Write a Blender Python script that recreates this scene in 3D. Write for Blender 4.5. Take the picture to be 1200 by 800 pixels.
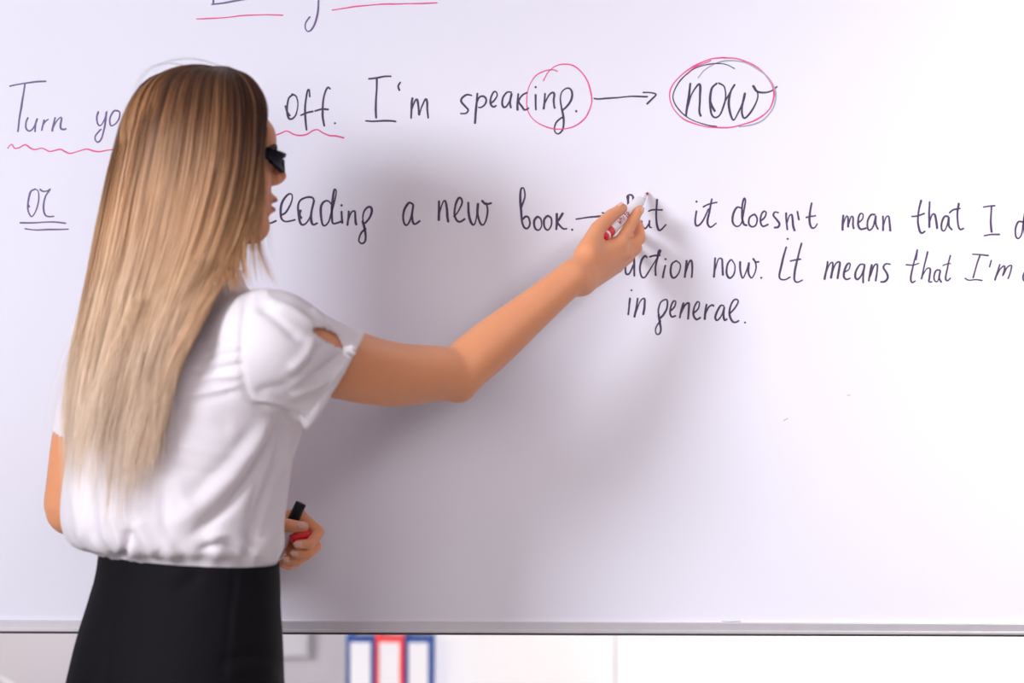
import bpy, bmesh, math, random
import numpy as np
from mathutils import Vector, Matrix

sc = bpy.context.scene
for o in list(bpy.data.objects):
    bpy.data.objects.remove(o)
rng = np.random.default_rng(7)
random.seed(7)

# ------------------------------------------------------------------ camera, light, exposure
F_PX = 2833.0            # 85 mm lens on a 36 mm sensor, 1200 px wide
CAM_Z = 1.33
cam_d = bpy.data.cameras.new('camera')
cam = bpy.data.objects.new('camera', cam_d)
sc.collection.objects.link(cam)
cam.location = (0, 0, CAM_Z)
cam.rotation_euler = (math.radians(90), 0, 0)
cam_d.sensor_width = 36.0
cam_d.lens = 85.0
cam_d.clip_start = 0.05
cam_d.dof.use_dof = True
cam_d.dof.focus_distance = 3.60
cam_d.dof.aperture_fstop = 2.3
sc.camera = cam

sc.view_settings.view_transform = 'Standard'
sc.view_settings.look = 'None'
sc.view_settings.gamma = 1.0
sc.view_settings.use_curve_mapping = False
sc.view_settings.exposure = 0.0

world = bpy.data.worlds.new('world')
sc.world = world
world.use_nodes = True
world.node_tree.nodes['Background'].inputs[0].default_value = (0.9, 0.93, 1.0, 1)
world.node_tree.nodes['Background'].inputs[1].default_value = 0.3

def area(name, loc, target, sx, sy, power, col, spread=180):
    l = bpy.data.lights.new(name, 'AREA')
    l.shape = 'RECTANGLE'; l.size = sx; l.size_y = sy
    l.energy = power; l.color = col
    l.spread = math.radians(spread)
    o = bpy.data.objects.new(name, l)
    sc.collection.objects.link(o)
    o.location = loc
    d = Vector(target) - Vector(loc)
    o.rotation_euler = d.to_track_quat('-Z', 'Y').to_euler()
    return o

area('key_light_left', (-3.12, 0.30, 2.60), (0.35, 3.67, 1.30), 1.3, 1.3, 56, (0.88, 0.905, 1.0), 90)  # unseen key from the left, inferred from the shadows; no window is built
area('board_fill', (1.7, 1.8, 2.6), (1.15, 3.67, 1.30), 0.7, 0.5, 7.5, (1.0, 0.94, 0.98), 62)  # added fill, narrow enough to brighten the board's right side but not the arm
area('front_fill', (0.25, -0.9, 2.05), (-0.3, 3.4, 1.15), 1.8, 1.2, 27, (1.0, 0.885, 0.985))  # added fill near the camera, lifts the shadows; not a known room lamp
area('left_fill', (-1.7, -0.7, 1.75), (-0.45, 3.3, 1.25), 1.3, 1.3, 8.5, (1.0, 0.93, 0.92), 100)  # invented fill that brightens the woman's back and hair
area('rear_fill', (1.7, 4.35, 2.85), (1.3, 5.3, 0.7), 1.4, 0.5, 108, (1.0, 0.97, 0.96), 120)  # added behind the board to whiten the cupboards; no ceiling lamp is known

# ------------------------------------------------------------------ helpers
def W(px, py, D):
    """point seen at photo position (px, py) at distance D in front of the camera plane"""
    return np.array([(px - 600.0) / F_PX * D, D, CAM_Z + (400.0 - py) / F_PX * D])

def new_mat(name):
    m = bpy.data.materials.new(name)
    m.use_nodes = True
    return m, m.node_tree, m.node_tree.nodes['Principled BSDF']

def mat(name, col, rough=0.5, metal=0.0, noise=0.0, nscale=40.0, bump=0.0, bscale=200.0, spec=0.5, sheen=0.0, sss=0.0):
    m, nt, b = new_mat(name)
    c = (*col, 1.0)
    b.inputs['Base Color'].default_value = c
    b.inputs['Roughness'].default_value = rough
    b.inputs['Metallic'].default_value = metal
    b.inputs['Specular IOR Level'].default_value = spec
    if sheen:
        b.inputs['Sheen Weight'].default_value = sheen
    if sss:
        b.inputs['Subsurface Weight'].default_value = sss
        b.inputs['Subsurface Radius'].default_value = (1.0, 0.35, 0.2)
        b.inputs['Subsurface Scale'].default_value = 0.006
    tc = nt.nodes.new('ShaderNodeTexCoord')
    if noise:
        n = nt.nodes.new('ShaderNodeTexNoise'); n.inputs['Scale'].default_value = nscale
        n.inputs['Detail'].default_value = 4
        nt.links.new(tc.outputs['Object'], n.inputs['Vector'])
        mx = nt.nodes.new('ShaderNodeMix'); mx.data_type = 'RGBA'
        mx.inputs['A'].default_value = tuple(min(1, v * (1 - noise)) for v in col) + (1,)
        mx.inputs['B'].default_value = tuple(min(1, v * (1 + noise)) for v in col) + (1,)
        nt.links.new(n.outputs['Fac'], mx.inputs['Factor'])
        nt.links.new(mx.outputs['Result'], b.inputs['Base Color'])
    if bump:
        n2 = nt.nodes.new('ShaderNodeTexNoise'); n2.inputs['Scale'].default_value = bscale
        nt.links.new(tc.outputs['Object'], n2.inputs['Vector'])
        bp = nt.nodes.new('ShaderNodeBump'); bp.inputs['Strength'].default_value = bump
        bp.inputs['Distance'].default_value = 0.002
        nt.links.new(n2.outputs['Fac'], bp.inputs['Height'])
        nt.links.new(bp.outputs['Normal'], b.inputs['Normal'])
    return m

M = dict(
    wall=mat('wall_paint', (0.87, 0.81, 0.825), 0.85, noise=0.03, nscale=8, bump=0.1),
    wall_far=mat('wall_paint_grey', (0.36, 0.34, 0.35), 0.9, noise=0.03, nscale=8),  # grey picked to cut bounce light off the unseen walls
    ceiling=mat('ceiling_paint', (0.55, 0.54, 0.54), 0.9, noise=0.02),
    floor=mat('floor_vinyl', (0.32, 0.29, 0.28), 0.5, noise=0.10, nscale=6),
    board=mat('board_enamel', (0.79, 0.78, 0.85), 0.42, noise=0.008, nscale=3, spec=0.22),
    alu=mat('brushed_aluminium', (0.62, 0.60, 0.62), 0.45, metal=0.55, noise=0.05, nscale=60),
    rail_lip=mat('dark_rail_strip', (0.06, 0.05, 0.06), 0.5, noise=0.1),
    plastic_dark=mat('dark_grey_plastic', (0.05, 0.05, 0.055), 0.5, noise=0.1),
    ink=mat('dark_ink', (0.062, 0.036, 0.094), 0.6, noise=0.35, nscale=60),
    ink_violet=mat('thin_violet_ink', (0.17, 0.115, 0.26), 0.6, noise=0.25, nscale=60),
    ink_grey=mat('faded_grey_ink', (0.36, 0.38, 0.46), 0.55, noise=0.15, nscale=60),
    ink_pink=mat('pink_ink', (0.86, 0.085, 0.27), 0.5, noise=0.15, nscale=60),
    skin=mat('skin', (0.76, 0.325, 0.158), 0.48, noise=0.05, nscale=25, bump=0.06, bscale=400, spec=0.4, sss=0.25),
    nail=mat('nail', (0.80, 0.46, 0.36), 0.25, noise=0.03),
    lip=mat('lip', (0.52, 0.17, 0.14), 0.4, noise=0.05),
    brow=mat('brow_hair', (0.035, 0.02, 0.015), 0.7, noise=0.3),
    eye=mat('eye', (0.85, 0.83, 0.80), 0.2, noise=0.03),
    blouse=mat('white_crepe', (0.93, 0.875, 0.90), 0.62, noise=0.015, nscale=12, bump=0.08, bscale=700, spec=0.3, sheen=0.15),
    skirt=mat('black_suiting', (0.0055, 0.0045, 0.0065), 0.75, noise=0.25, nscale=300, bump=0.12, bscale=900, spec=0.13),
    glasses=mat('black_acetate', (0.006, 0.005, 0.010), 0.45, spec=0.03, noise=0.1),
    shoe=mat('black_leather', (0.015, 0.014, 0.014), 0.35, noise=0.1),
    pen_white=mat('pen_white_plastic', (0.86, 0.83, 0.85), 0.35, noise=0.02),
    pen_red=mat('pen_red_plastic', (0.72, 0.008, 0.018), 0.35, noise=0.03),
    pen_print=mat('pen_pink_print', (0.50, 0.02, 0.12), 0.45, noise=0.05),
    pen_nib=mat('red_felt', (0.42, 0.02, 0.07), 0.9, noise=0.1),
    pen_black=mat('pen_black_plastic', (0.005, 0.006, 0.008), 0.4, noise=0.1, spec=0.25),
    binder_blue=mat('binder_blue', (0.018, 0.075, 0.30), 0.45, noise=0.06),
    binder_red=mat('binder_red', (0.85, 0.06, 0.065), 0.45, noise=0.06),
    paper=mat('paper_label', (0.85, 0.84, 0.86), 0.8, noise=0.01),
    metal=mat('chrome', (0.7, 0.7, 0.7), 0.25, metal=1.0, noise=0.03),
    cupboard=mat('cupboard_white', (0.86, 0.85, 0.845), 0.5, noise=0.01),
    lowcab=mat('cabinet_pale', (0.76, 0.74, 0.73), 0.5, noise=0.02),
    panel=mat('panel_pale', (0.95, 0.91, 0.91), 0.6, noise=0.02),
    panel_edge=mat('panel_edge', (0.72, 0.68, 0.69), 0.6, noise=0.03),
    chairseat=mat('chair_white_plastic', (0.86, 0.86, 0.86), 0.5, noise=0.02),
)

def make_sheer(m, amount):
    nt = m.node_tree
    b = nt.nodes['Principled BSDF']; out = nt.nodes['Material Output']
    tr = nt.nodes.new('ShaderNodeBsdfTranslucent'); tr.inputs['Color'].default_value = (.95, .91, .92, 1)
    mx = nt.nodes.new('ShaderNodeMixShader'); mx.inputs[0].default_value = amount
    nt.links.new(b.outputs[0], mx.inputs[1]); nt.links.new(tr.outputs[0], mx.inputs[2])
    nt.links.new(mx.outputs[0], out.inputs['Surface'])
make_sheer(M['blouse'], .14)

def mesh_np(name, V, Fq, m=None, parent=None, smooth=True):
    V = np.asarray(V, dtype=np.float32); Fq = np.asarray(Fq, dtype=np.int32)
    me = bpy.data.meshes.new(name)
    n = Fq.shape[1]
    me.vertices.add(len(V)); me.vertices.foreach_set('co', V.ravel())
    me.loops.add(Fq.size); me.loops.foreach_set('vertex_index', Fq.ravel())
    me.polygons.add(len(Fq)); me.polygons.foreach_set('loop_start', np.arange(0, Fq.size, n, dtype=np.int32))
    me.update(calc_edges=True); me.validate()
    if smooth:
        me.polygons.foreach_set('use_smooth', np.ones(len(me.polygons), dtype=bool))
    return link(name, me, m, parent)

def link(name, me, m=None, parent=None):
    o = bpy.data.objects.new(name, me)
    sc.collection.objects.link(o)
    if m: me.materials.append(m)
    if parent is not None:
        o.parent = parent
        o.matrix_parent_inverse = Matrix.Translation(-parent.location)   # children are modelled in world coordinates
    return o

def bm_obj(name, bm, m, parent=None, smooth=False, bevel=0.0):
    if bevel:
        bmesh.ops.bevel(bm, geom=bm.edges[:], offset=bevel, segments=2, affect='EDGES', profile=0.5)
    bmesh.ops.recalc_face_normals(bm, faces=bm.faces[:])
    me = bpy.data.meshes.new(name)
    bm.to_mesh(me); bm.free()
    if smooth:
        for p in me.polygons: p.use_smooth = True
    return link(name, me, m, parent)

def bx(bm, x0, x1, y0, y1, z0, z1):
    r = bmesh.ops.create_cube(bm, size=1.0)
    for v in r['verts']:
        v.co = Vector((x0 + (v.co.x + .5) * (x1 - x0), y0 + (v.co.y + .5) * (y1 - y0), z0 + (v.co.z + .5) * (z1 - z0)))
    return r['verts']

def box(name, x0, x1, y0, y1, z0, z1, m, parent=None, bevel=0.0):
    bm = bmesh.new(); bx(bm, x0, x1, y0, y1, z0, z1)
    return bm_obj(name, bm, m, parent, bevel=bevel)

def thing(name, label, cat, loc, group=None):
    o = bpy.data.objects.new(name, None)
    o.empty_display_size = 0.05
    sc.collection.objects.link(o)
    o.location = loc
    tag(o, label, cat, group)
    return o

def tag(o, label, cat, group=None):
    o['label'] = label; o['category'] = cat
    if group: o['group'] = group
    return o

def struct(o):
    o['kind'] = 'structure'; return o

def frame_from(axis):
    a = np.asarray(axis, float); a = a / np.linalg.norm(a)
    h = np.array([0, 0, 1.0]) if abs(a[2]) < .9 else np.array([1.0, 0, 0])
    u = np.cross(h, a); u /= np.linalg.norm(u)
    v = np.cross(a, u)
    return a, u, v

def lathe(name, p0, axis, prof, m, parent=None, seg=28):
    """profile of (distance along axis, radius) turned round the axis through p0"""
    a, u, v = frame_from(axis)
    V = []; Fc = []
    t = np.linspace(0, 2 * np.pi, seg, endpoint=False)
    for d, r in prof:
        V.append(p0 + a * d + r * (np.cos(t)[:, None] * u + np.sin(t)[:, None] * v))
    V = np.concatenate(V)
    n = len(prof)
    for i in range(n - 1):
        for j in range(seg):
            k = (j + 1) % seg
            Fc.append((i * seg + j, i * seg + k, (i + 1) * seg + k, (i + 1) * seg + j))
    me = bpy.data.meshes.new(name)
    me.from_pydata([tuple(x) for x in V], [], Fc + [tuple(range(seg))[::-1], tuple(range((n - 1) * seg, n * seg))])
    for p in me.polygons: p.use_smooth = len(p.vertices) == 4
    return link(name, me, m, parent)

def catmull(P, n):
    """n points at even steps along a Catmull-Rom curve through P"""
    P = np.asarray(P, float)
    if len(P) == 2:
        t = np.linspace(0, 1, n)[:, None]
        return P[0] * (1 - t) + P[1] * t
    E = np.vstack([2 * P[0] - P[1], P, 2 * P[-1] - P[-2]])
    out = []
    for i in range(1, len(E) - 2):
        t = np.linspace(0, 1, 12, endpoint=False)[:, None]
        a, b, c, d = E[i - 1], E[i], E[i + 1], E[i + 2]
        out.append(0.5 * (2 * b + (c - a) * t + (2 * a - 5 * b + 4 * c - d) * t ** 2 + (3 * b - a - 3 * c + d) * t ** 3))
    Q = np.vstack(out + [P[-1:]])
    s = np.concatenate([[0], np.cumsum(np.linalg.norm(np.diff(Q, axis=0), axis=1))])
    u = np.linspace(0, s[-1], n)
    return np.stack([np.interp(u, s, Q[:, k]) for k in range(Q.shape[1])], 1)

# ------------------------------------------------------------------ room
BY = 3.67                     # distance of the writing surface
KB = BY / F_PX                # metres on the board per photo unit
struct(box('floor', -4.6, 3.6, -1.6, 5.75, -0.05, 0.0, M['floor']))
struct(box('ceiling', -4.6, 3.6, -1.6, 5.75, 3.0, 3.05, M['ceiling']))
struct(box('wall_back', -4.6, 3.6, 5.65, 5.75, 0.0, 3.0, M['wall']))
struct(box('wall_left', -4.6, -4.5, -1.6, 5.65, 0.0, 3.0, M['wall_far']))
struct(box('wall_right', 3.5, 3.6, -1.6, 5.65, 0.0, 3.0, M['wall_far']))
struct(box('wall_front', -4.5, 3.5, -1.6, -1.5, 0.0, 3.0, M['wall_far']))
struct(box('baseboard_back', -4.5, 3.5, 5.63, 5.65, 0.0, 0.08, M['cupboard']))

# ------------------------------------------------------------------ whiteboard
ROLL = -math.atan2(4.0, 1200.0)
zb = CAM_Z - 328 * KB          # where the enamel meets the lower rail
zlow = CAM_Z - 342.5 * KB
ztop = 2.05
XB = 1.05
board = thing('whiteboard', 'large white board on a stand, covered in handwriting and pink underlines', 'whiteboard', (0, BY + .01, 0))
box('panel', -XB, XB, BY, BY + .018, zlow + .004, ztop, M['board'], board)
def rail(name, x0, x1, z0, z1, lab=None):
    bm = bmesh.new(); bx(bm, x0, x1, BY - .010, BY + .022, z0, z1)
    return bm_obj(name, bm, M['alu'], board, bevel=.0015)
bm = bmesh.new()               # lower rail: shallow channel with a lip along its foot
bx(bm, -XB - .02, XB + .02, BY - .008, BY + .022, zlow + .0045, zb)
bx(bm, -XB - .02, XB + .02, BY - .0115, BY - .0075, zlow + .0025, zlow + .007)
bm_obj('frame_rail', bm, M['alu'], board, bevel=.0008)
rail('frame_rail', -XB - .02, XB + .02, ztop - .01, ztop + .015)
rail('frame_rail', -XB - .02, -XB + .006, zlow + .003, ztop)
rail('frame_rail', XB - .006, XB + .02, zlow + .003, ztop)
lipo = box('edge_strip', -XB - .02, XB + .02, BY - .009, BY + .022, zlow - .0008, zlow + .0028, M['rail_lip'], board)
lipo['label'] = 'dark strip under the lower rail'
for sx in (-1, 1):
    x = sx * (XB + .04)
    box('stand_post', x - .018, x + .018, BY - .005, BY + .031, .06, ztop + .03, M['alu'], board, bevel=.003)
    ft = box('stand_foot', x - .02, x + .02, BY - .32, BY + .32, .06, .095, M['alu'], board, bevel=.004)
    for yy in (-.29, .29):
        lathe('caster', np.array([x - .012, BY + yy, .03]), (1, 0, 0), [(0, .022), (.002, .03), (.022, .03), (.024, .022)], M['plastic_dark'], board, 20)

# handwriting: strokes in board units (1 unit = KB metres), origin at the upper left of the written area
def T(ox, oy, s, strokes):
    return [np.array(st, float) / s + (ox, oy) for st in strokes]

def ink_mesh(name, strokes, m, w=2.4, label=None, wvar=0.28, sub=3.0):
    V = []; Fc = []
    cr, sr = math.cos(ROLL), math.sin(ROLL)
    for st in strokes:
        if len(st) == 1:
            st = np.array([st[0] + (-.5, 0), st[0] + (.5, .2)])
            ww = w * 1.15
        else:
            ww = w
        L = np.sum(np.linalg.norm(np.diff(st, axis=0), axis=1))
        n = max(4, int(L / 1.1))
        P = catmull(st, n)
        P = P + 0.12 * np.sin(np.arange(n)[:, None] * np.array([.31, .23]) + rng.uniform(0, 6, 2))
        tg = np.gradient(P, axis=0); tg /= np.linalg.norm(tg, axis=1)[:, None] + 1e-9
        nr = np.stack([-tg[:, 1], tg[:, 0]], 1)
        ph = rng.uniform(0, 6)
        wid = ww * (1 + wvar * (.55 * tg[:, 1] + .45 * np.sin(np.arange(n) * .17 + ph)))
        P0, P1 = P[0] - tg[0] * ww * .3, P[-1] + tg[-1] * ww * .3     # rounded ends
        P = np.vstack([P0, P, P1]); nr = np.vstack([nr[:1], nr, nr[-1:]])
        wid = np.concatenate([[ww * .45], wid, [ww * .4]])
        hgt = np.full(len(P), .00016) + rng.uniform(0, .0001)
        b0 = len(V)
        for p, q, wd, h in zip(P, nr, wid, hgt):
            for off, hh in ((-.5, 0), (-.34, h), (.34, h), (.5, 0)):
                e = p + q * wd * off
                u0, v0 = (e[0] - 600) * KB, (400 - e[1]) * KB
                dx, dz = u0 * cr + v0 * sr, -u0 * sr + v0 * cr
                V.append((dx, BY - .0002 - hh, CAM_Z + dz))
        for i in range(len(P) - 1):
            for k in range(3):
                a = b0 + i * 4 + k
                Fc.append((a, a + 1, a + 5, a + 4))
            Fc.append((b0 + i * 4 + 3, b0 + i * 4, b0 + i * 4 + 4, b0 + i * 4 + 7))
    o = mesh_np(name, V, Fc, m, board)
    if label: o['label'] = label
    return o

def write_words(strokes, words, m, w, look='dark'):
    order = sorted(strokes, key=lambda q: q[:, 0].min())
    groups = []
    for q in order:
        if groups and q[:, 0].min() - groups[-1][1] < GAP:
            groups[-1][0].append(q); groups[-1][1] = max(groups[-1][1], q[:, 0].max())
        else:
            groups.append([[q], q[:, 0].max()])
    if len(groups) != len(words): print('WORDS', words, [(round(float(min(q[:, 0].min() for q in g[0]))), round(float(g[1]))) for g in groups])
    for (g, _), wd in zip(groups, words):
        ink_mesh('handwritten_word', g, m, w, look + ' handwritten word ' + wd)
GAP = 13

title = T(200, 0, 3.158, [[(163, -60), (160, -20), (157, 15)], [(152, 17), (215, 8), (285, -4)],
    [(552, -60), (548, -5), (545, 40), (535, 85), (520, 110), (507, 116), (499, 105), (500, 85), (515, 62)]])
write_words(title, ['cut off at the top edge', 'ending in a long tail at the top edge'], M['ink_violet'], 2.0, 'thin violet')
turn = T(0, 80, 7.273, [[(82, 152), (200, 130), (300, 115), (392, 112)], [(213, 130), (195, 250), (170, 400), (152, 540)],
    [(238, 420), (222, 460), (225, 515), (255, 535), (290, 500), (312, 440)], [(318, 430), (302, 480), (300, 540)],
    [(378, 440), (368, 480), (355, 530)], [(358, 500), (385, 455), (412, 435)],
    [(470, 420), (458, 470), (445, 535)], [(450, 510), (480, 455), (515, 418), (525, 430), (515, 480), (520, 515), (545, 522), (565, 515)],
    [(838, 370), (826, 420), (832, 470), (855, 488), (885, 450), (905, 400), (910, 368)],
    [(908, 375), (900, 440), (885, 530), (865, 600), (835, 630), (812, 610), (815, 575), (850, 530), (862, 520)],
    [(1005, 362), (970, 365), (940, 420), (938, 470), (950, 490), (985, 470), (1015, 430), (1022, 380), (1005, 362)]])
write_words(turn, ['Turn', 'yo'], M['ink_violet'], 1.9, 'violet')
orr = T(0, 160, 5.717, [[(235, 352), (205, 370), (190, 430), (188, 490), (200, 525), (215, 535), (240, 500), (258, 430), (258, 370), (235, 350)],
    [(188, 455), (199, 472)], [(268, 352), (285, 365), (315, 365), (338, 350)], [(335, 355), (305, 400), (292, 470), (300, 520), (325, 535), (362, 534)],
    [(135, 578), (200, 578), (300, 573), (380, 573), (440, 580)], [(168, 618), (240, 625), (320, 623), (458, 620)]])
ink_mesh('handwritten_word', orr[:-2], M['ink_violet'], 1.8, 'violet word or')
for q in orr[-2:]: ink_mesh('underline', [q], M['ink_violet'], 1.8, 'violet line below the word or')
line1 = T(200, 60, 5, [[(715, 255), (690, 280), (682, 340), (690, 390), (710, 397), (735, 370), (745, 310), (735, 265), (710, 252)],
    [(672, 320), (680, 350), (700, 378)], [(815, 268), (812, 225), (800, 240), (790, 300), (788, 380), (797, 462)], [(762, 375), (800, 360), (835, 353)],
    [(935, 222), (922, 212), (905, 240), (893, 300), (890, 370), (900, 438)], [(845, 350), (885, 340), (925, 342)], [(963, 421)]])
line1 += T(400, 70, 8, [[(255, 180), (330, 170), (400, 157), (465, 156)], [(333, 172), (330, 300), (322, 450), (328, 548)],
    [(228, 573), (300, 578), (400, 571), (470, 573), (512, 580)], [(553, 212), (535, 240), (533, 262), (545, 288)],
    [(668, 357), (658, 420), (655, 550)], [(655, 480), (680, 410), (708, 370), (720, 420), (730, 522), (750, 450), (790, 367), (805, 400), (805, 470), (815, 548)]])
line1 += T(530, 60, 7.059, [[(160, 365), (120, 360), (80, 390), (75, 420), (110, 460), (132, 485), (115, 512), (68, 516)],
    [(208, 348), (200, 420), (192, 520), (187, 598)], [(205, 400), (196, 500), (189, 590)], [(200, 430), (225, 380), (260, 372), (280, 400), (270, 440), (240, 465), (218, 465)],
    [(318, 430), (345, 410), (370, 370), (365, 340), (345, 335), (325, 370), (315, 420), (325, 450), (345, 460), (362, 448)],
    [(490, 340), (455, 340), (420, 380), (412, 430), (425, 462), (450, 455), (480, 400), (490, 350)], [(490, 350), (478, 420), (485, 470)],
    [(545, 352), (540, 420), (540, 488)], [(620, 342), (580, 365), (548, 415), (575, 455), (600, 485), (632, 470)],
    [(688, 360), (690, 420), (692, 484)], [(690, 296)], [(768, 350), (762, 420), (755, 478)], [(762, 440), (795, 370), (830, 340), (845, 360), (838, 410), (845, 470), (852, 468)],
    [(905, 480), (895, 400), (905, 340), (940, 308), (975, 310), (992, 350), (980, 410), (945, 460), (915, 485)],
    [(905, 470), (918, 540), (922, 600), (912, 650), (880, 682), (852, 670), (846, 635), (860, 590), (890, 560), (915, 545)], [(1025, 496)]])
write_words(line1, ['off.', "I'm", 'speaking.'], M['ink'], 2.1, 'dark')
arrow = T(680, 50, 5, [[(80, 326), (110, 330), (200, 323), (300, 315), (395, 316)], [(368, 292), (410, 293), (443, 303), (420, 330), (390, 360)]])
ink_mesh('arrow', arrow, M['ink'], 1.9)
now1 = T(680, 50, 5, [[(645, 238), (635, 320), (618, 430)], [(622, 400), (650, 310), (690, 245), (703, 260), (700, 340), (698, 400), (706, 430)],
    [(800, 238), (770, 270), (760, 350), (770, 420), (795, 438), (825, 410), (850, 330), (845, 260), (810, 237)], [(760, 340), (770, 370), (788, 402)],
    [(850, 340), (875, 295), (905, 247)], [(905, 245), (880, 290), (870, 350), (880, 420), (900, 453), (930, 400), (960, 330), (965, 295)],
    [(965, 298), (948, 370), (950, 425), (965, 442), (1000, 405), (1030, 350), (1040, 300), (1018, 255)], [(1012, 252), (1035, 285), (1080, 292), (1120, 283), (1152, 258)]])
ink_mesh('handwritten_word', now1, M['ink'], 2.3, 'dark word now inside the ellipses')
ink_mesh('circle', T(680, 50, 5, [[(905, 152), (860, 130), (800, 122), (720, 133), (640, 170), (580, 230), (545, 300), (555, 360), (600, 415), (660, 455), (740, 482), (800, 490)]]), M['ink'], 1.3, 'dark ellipse half round the word now')
ink_mesh('circle', T(680, 50, 5, [[(690, 205), (730, 160), (800, 118), (870, 106), (960, 115), (1040, 155), (1110, 215), (1145, 300), (1130, 380), (1080, 445), (1010, 480), (930, 492)]]), M['ink_grey'], 1.6, 'faded grey ellipse half round the word now')
ink_mesh('circle', T(680, 50, 5, [[(620, 188), (680, 140), (765, 105)], [(840, 88), (930, 97), (1020, 135), (1090, 195), (1130, 265), (1128, 345), (1090, 410), (1010, 460), (900, 492), (820, 498), (720, 488), (620, 455), (560, 405), (528, 345), (525, 290), (550, 235), (610, 175), (680, 130), (760, 97), (840, 88)]]), M['ink_pink'], 1.7, 'pink ellipse round the word now')
ink_mesh('circle', T(530, 60, 7.059, [[(752, 245), (790, 180), (850, 125), (920, 107), (1000, 120), (1080, 185), (1130, 280), (1152, 380), (1145, 460), (1100, 550), (1020, 615), (930, 642), (820, 638), (720, 600), (650, 540), (618, 460), (618, 370), (640, 280), (690, 205), (750, 168), (810, 155), (850, 158), (870, 168)]]), M['ink_pink'], 1.5, 'pink circle round the ending ing')
ink_mesh('underline', T(0, 80, 7.273, [[(65, 682), (98, 648), (125, 680), (165, 675), (215, 652), (260, 680), (300, 692), (360, 680), (420, 708), (470, 700), (515, 690), (560, 712), (600, 725), (660, 710), (740, 688), (800, 704), (850, 710), (920, 698), (990, 690)]]), M['ink_pink'], 1.6, 'wavy pink underline below Turn')
ink_mesh('underline', T(200, 60, 5, [[(560, 480), (600, 493), (640, 482), (680, 468), (720, 487), (760, 493), (800, 485), (830, 467), (860, 460), (890, 477), (930, 493), (970, 497), (1015, 508)]]), M['ink_pink'], 1.7, 'wavy pink underline below off')
ink_mesh('underline', T(200, 0, 3.158, [[(96, 70), (180, 67), (280, 57), (350, 55), (415, 56)]]), M['ink_pink'], 1.5, 'left straight pink underline at the top')
ink_mesh('underline', T(200, 0, 3.158, [[(597, 38), (680, 25), (780, 16), (880, 14), (987, 11)], [(1092, -3)]]), M['ink_pink'], 1.6, 'right straight pink underline at the top')
reading = T(300, 210, 8, [[(60, 400), (105, 412), (140, 410), (190, 388)], [(238, 335), (280, 310), (325, 230), (342, 165), (325, 135), (285, 155), (245, 220), (230, 300), (240, 370), (285, 397), (365, 380)],
    [(545, 200), (530, 172), (480, 168), (420, 195), (395, 250), (400, 330), (415, 405), (440, 428), (475, 405), (515, 330), (545, 200)], [(545, 200), (520, 300), (518, 380), (535, 425), (575, 412)], [(420, 290), (408, 330), (425, 365)],
    [(710, 240), (680, 205), (640, 208), (612, 250), (608, 330), (620, 410), (645, 435), (680, 400), (705, 320), (730, 230), (752, 130), (748, 97), (735, 100), (722, 160), (712, 270), (712, 370), (728, 415), (800, 395)],
    [(803, 300), (805, 350), (808, 412)], [(803, 244)], [(870, 300), (865, 360), (858, 430)], [(862, 390), (895, 310), (925, 298), (930, 340), (935, 400), (943, 428)],
    [(1010, 420), (1000, 360), (1015, 300), (1050, 262), (1078, 265), (1085, 300), (1065, 360), (1030, 405), (1005, 420)],
    [(1000, 390), (1015, 450), (1028, 520), (1025, 575), (1000, 600), (970, 590), (965, 560), (990, 500), (1030, 462)]])
reading += T(420, 200, 6, [[(385, 235), (355, 225), (325, 270), (315, 330), (325, 375), (345, 378), (370, 330), (385, 240)], [(385, 240), (378, 310), (385, 365), (400, 375), (432, 352)],
    [(568, 212), (566, 280), (566, 350)], [(566, 310), (590, 230), (610, 212), (622, 260), (625, 320), (632, 360)],
    [(670, 322), (700, 290), (728, 230), (722, 195), (705, 192), (685, 235), (675, 300), (690, 345), (715, 358), (748, 338)],
    [(772, 222), (775, 290), (790, 360), (812, 380), (830, 330), (840, 230)], [(840, 230), (838, 300), (855, 365), (878, 380), (900, 340), (908, 280), (900, 225)], [(868, 210), (895, 235), (935, 228)]])
reading += T(560, 200, 5, [[(255, 215), (275, 150), (270, 105), (255, 103), (248, 140), (252, 220), (258, 290), (270, 330), (290, 338), (305, 310), (298, 275), (280, 268), (262, 285)],
    [(345, 270), (330, 295), (335, 335), (355, 348), (372, 325), (370, 285), (350, 268)], [(405, 265), (388, 290), (390, 330), (410, 347), (430, 320), (430, 280), (408, 263)],
    [(463, 250), (462, 300), (460, 345)], [(498, 248), (475, 285), (465, 300), (480, 320), (500, 340), (520, 340)], [(552, 345)]])
write_words(reading, ['eading', 'a', 'new', 'book.'], M['ink'], 2.35, 'dark')
ink_mesh('arrow', T(560, 200, 5, [[(575, 283), (650, 273), (720, 266), (800, 262)], [(727, 246), (765, 255), (805, 262)]]), M['ink'], 2.1)
right1 = T(560, 200, 5, [[(880, 192), (875, 165), (873, 150), (890, 140), (908, 150), (908, 185), (890, 215)], [(882, 148), (880, 200), (884, 312)]])
right1 += T(640, 200, 7.475, [[(740, 350), (780, 400), (803, 452), (785, 475), (740, 485)], [(833, 440), (840, 480), (870, 505), (900, 460), (905, 435)], [(903, 440), (905, 490), (922, 497)],
    [(972, 250), (965, 350), (968, 460), (985, 518), (1010, 515), (1050, 472)], [(897, 355), (930, 342), (1020, 342)]])
right1 += T(720, 220, 4.445, [[(428, 120), (420, 170), (428, 198), (455, 180), (490, 110)], [(428, 72)], [(508, 58), (495, 120), (485, 180), (500, 205), (530, 185)], [(462, 100), (490, 85), (535, 75)]])
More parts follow.
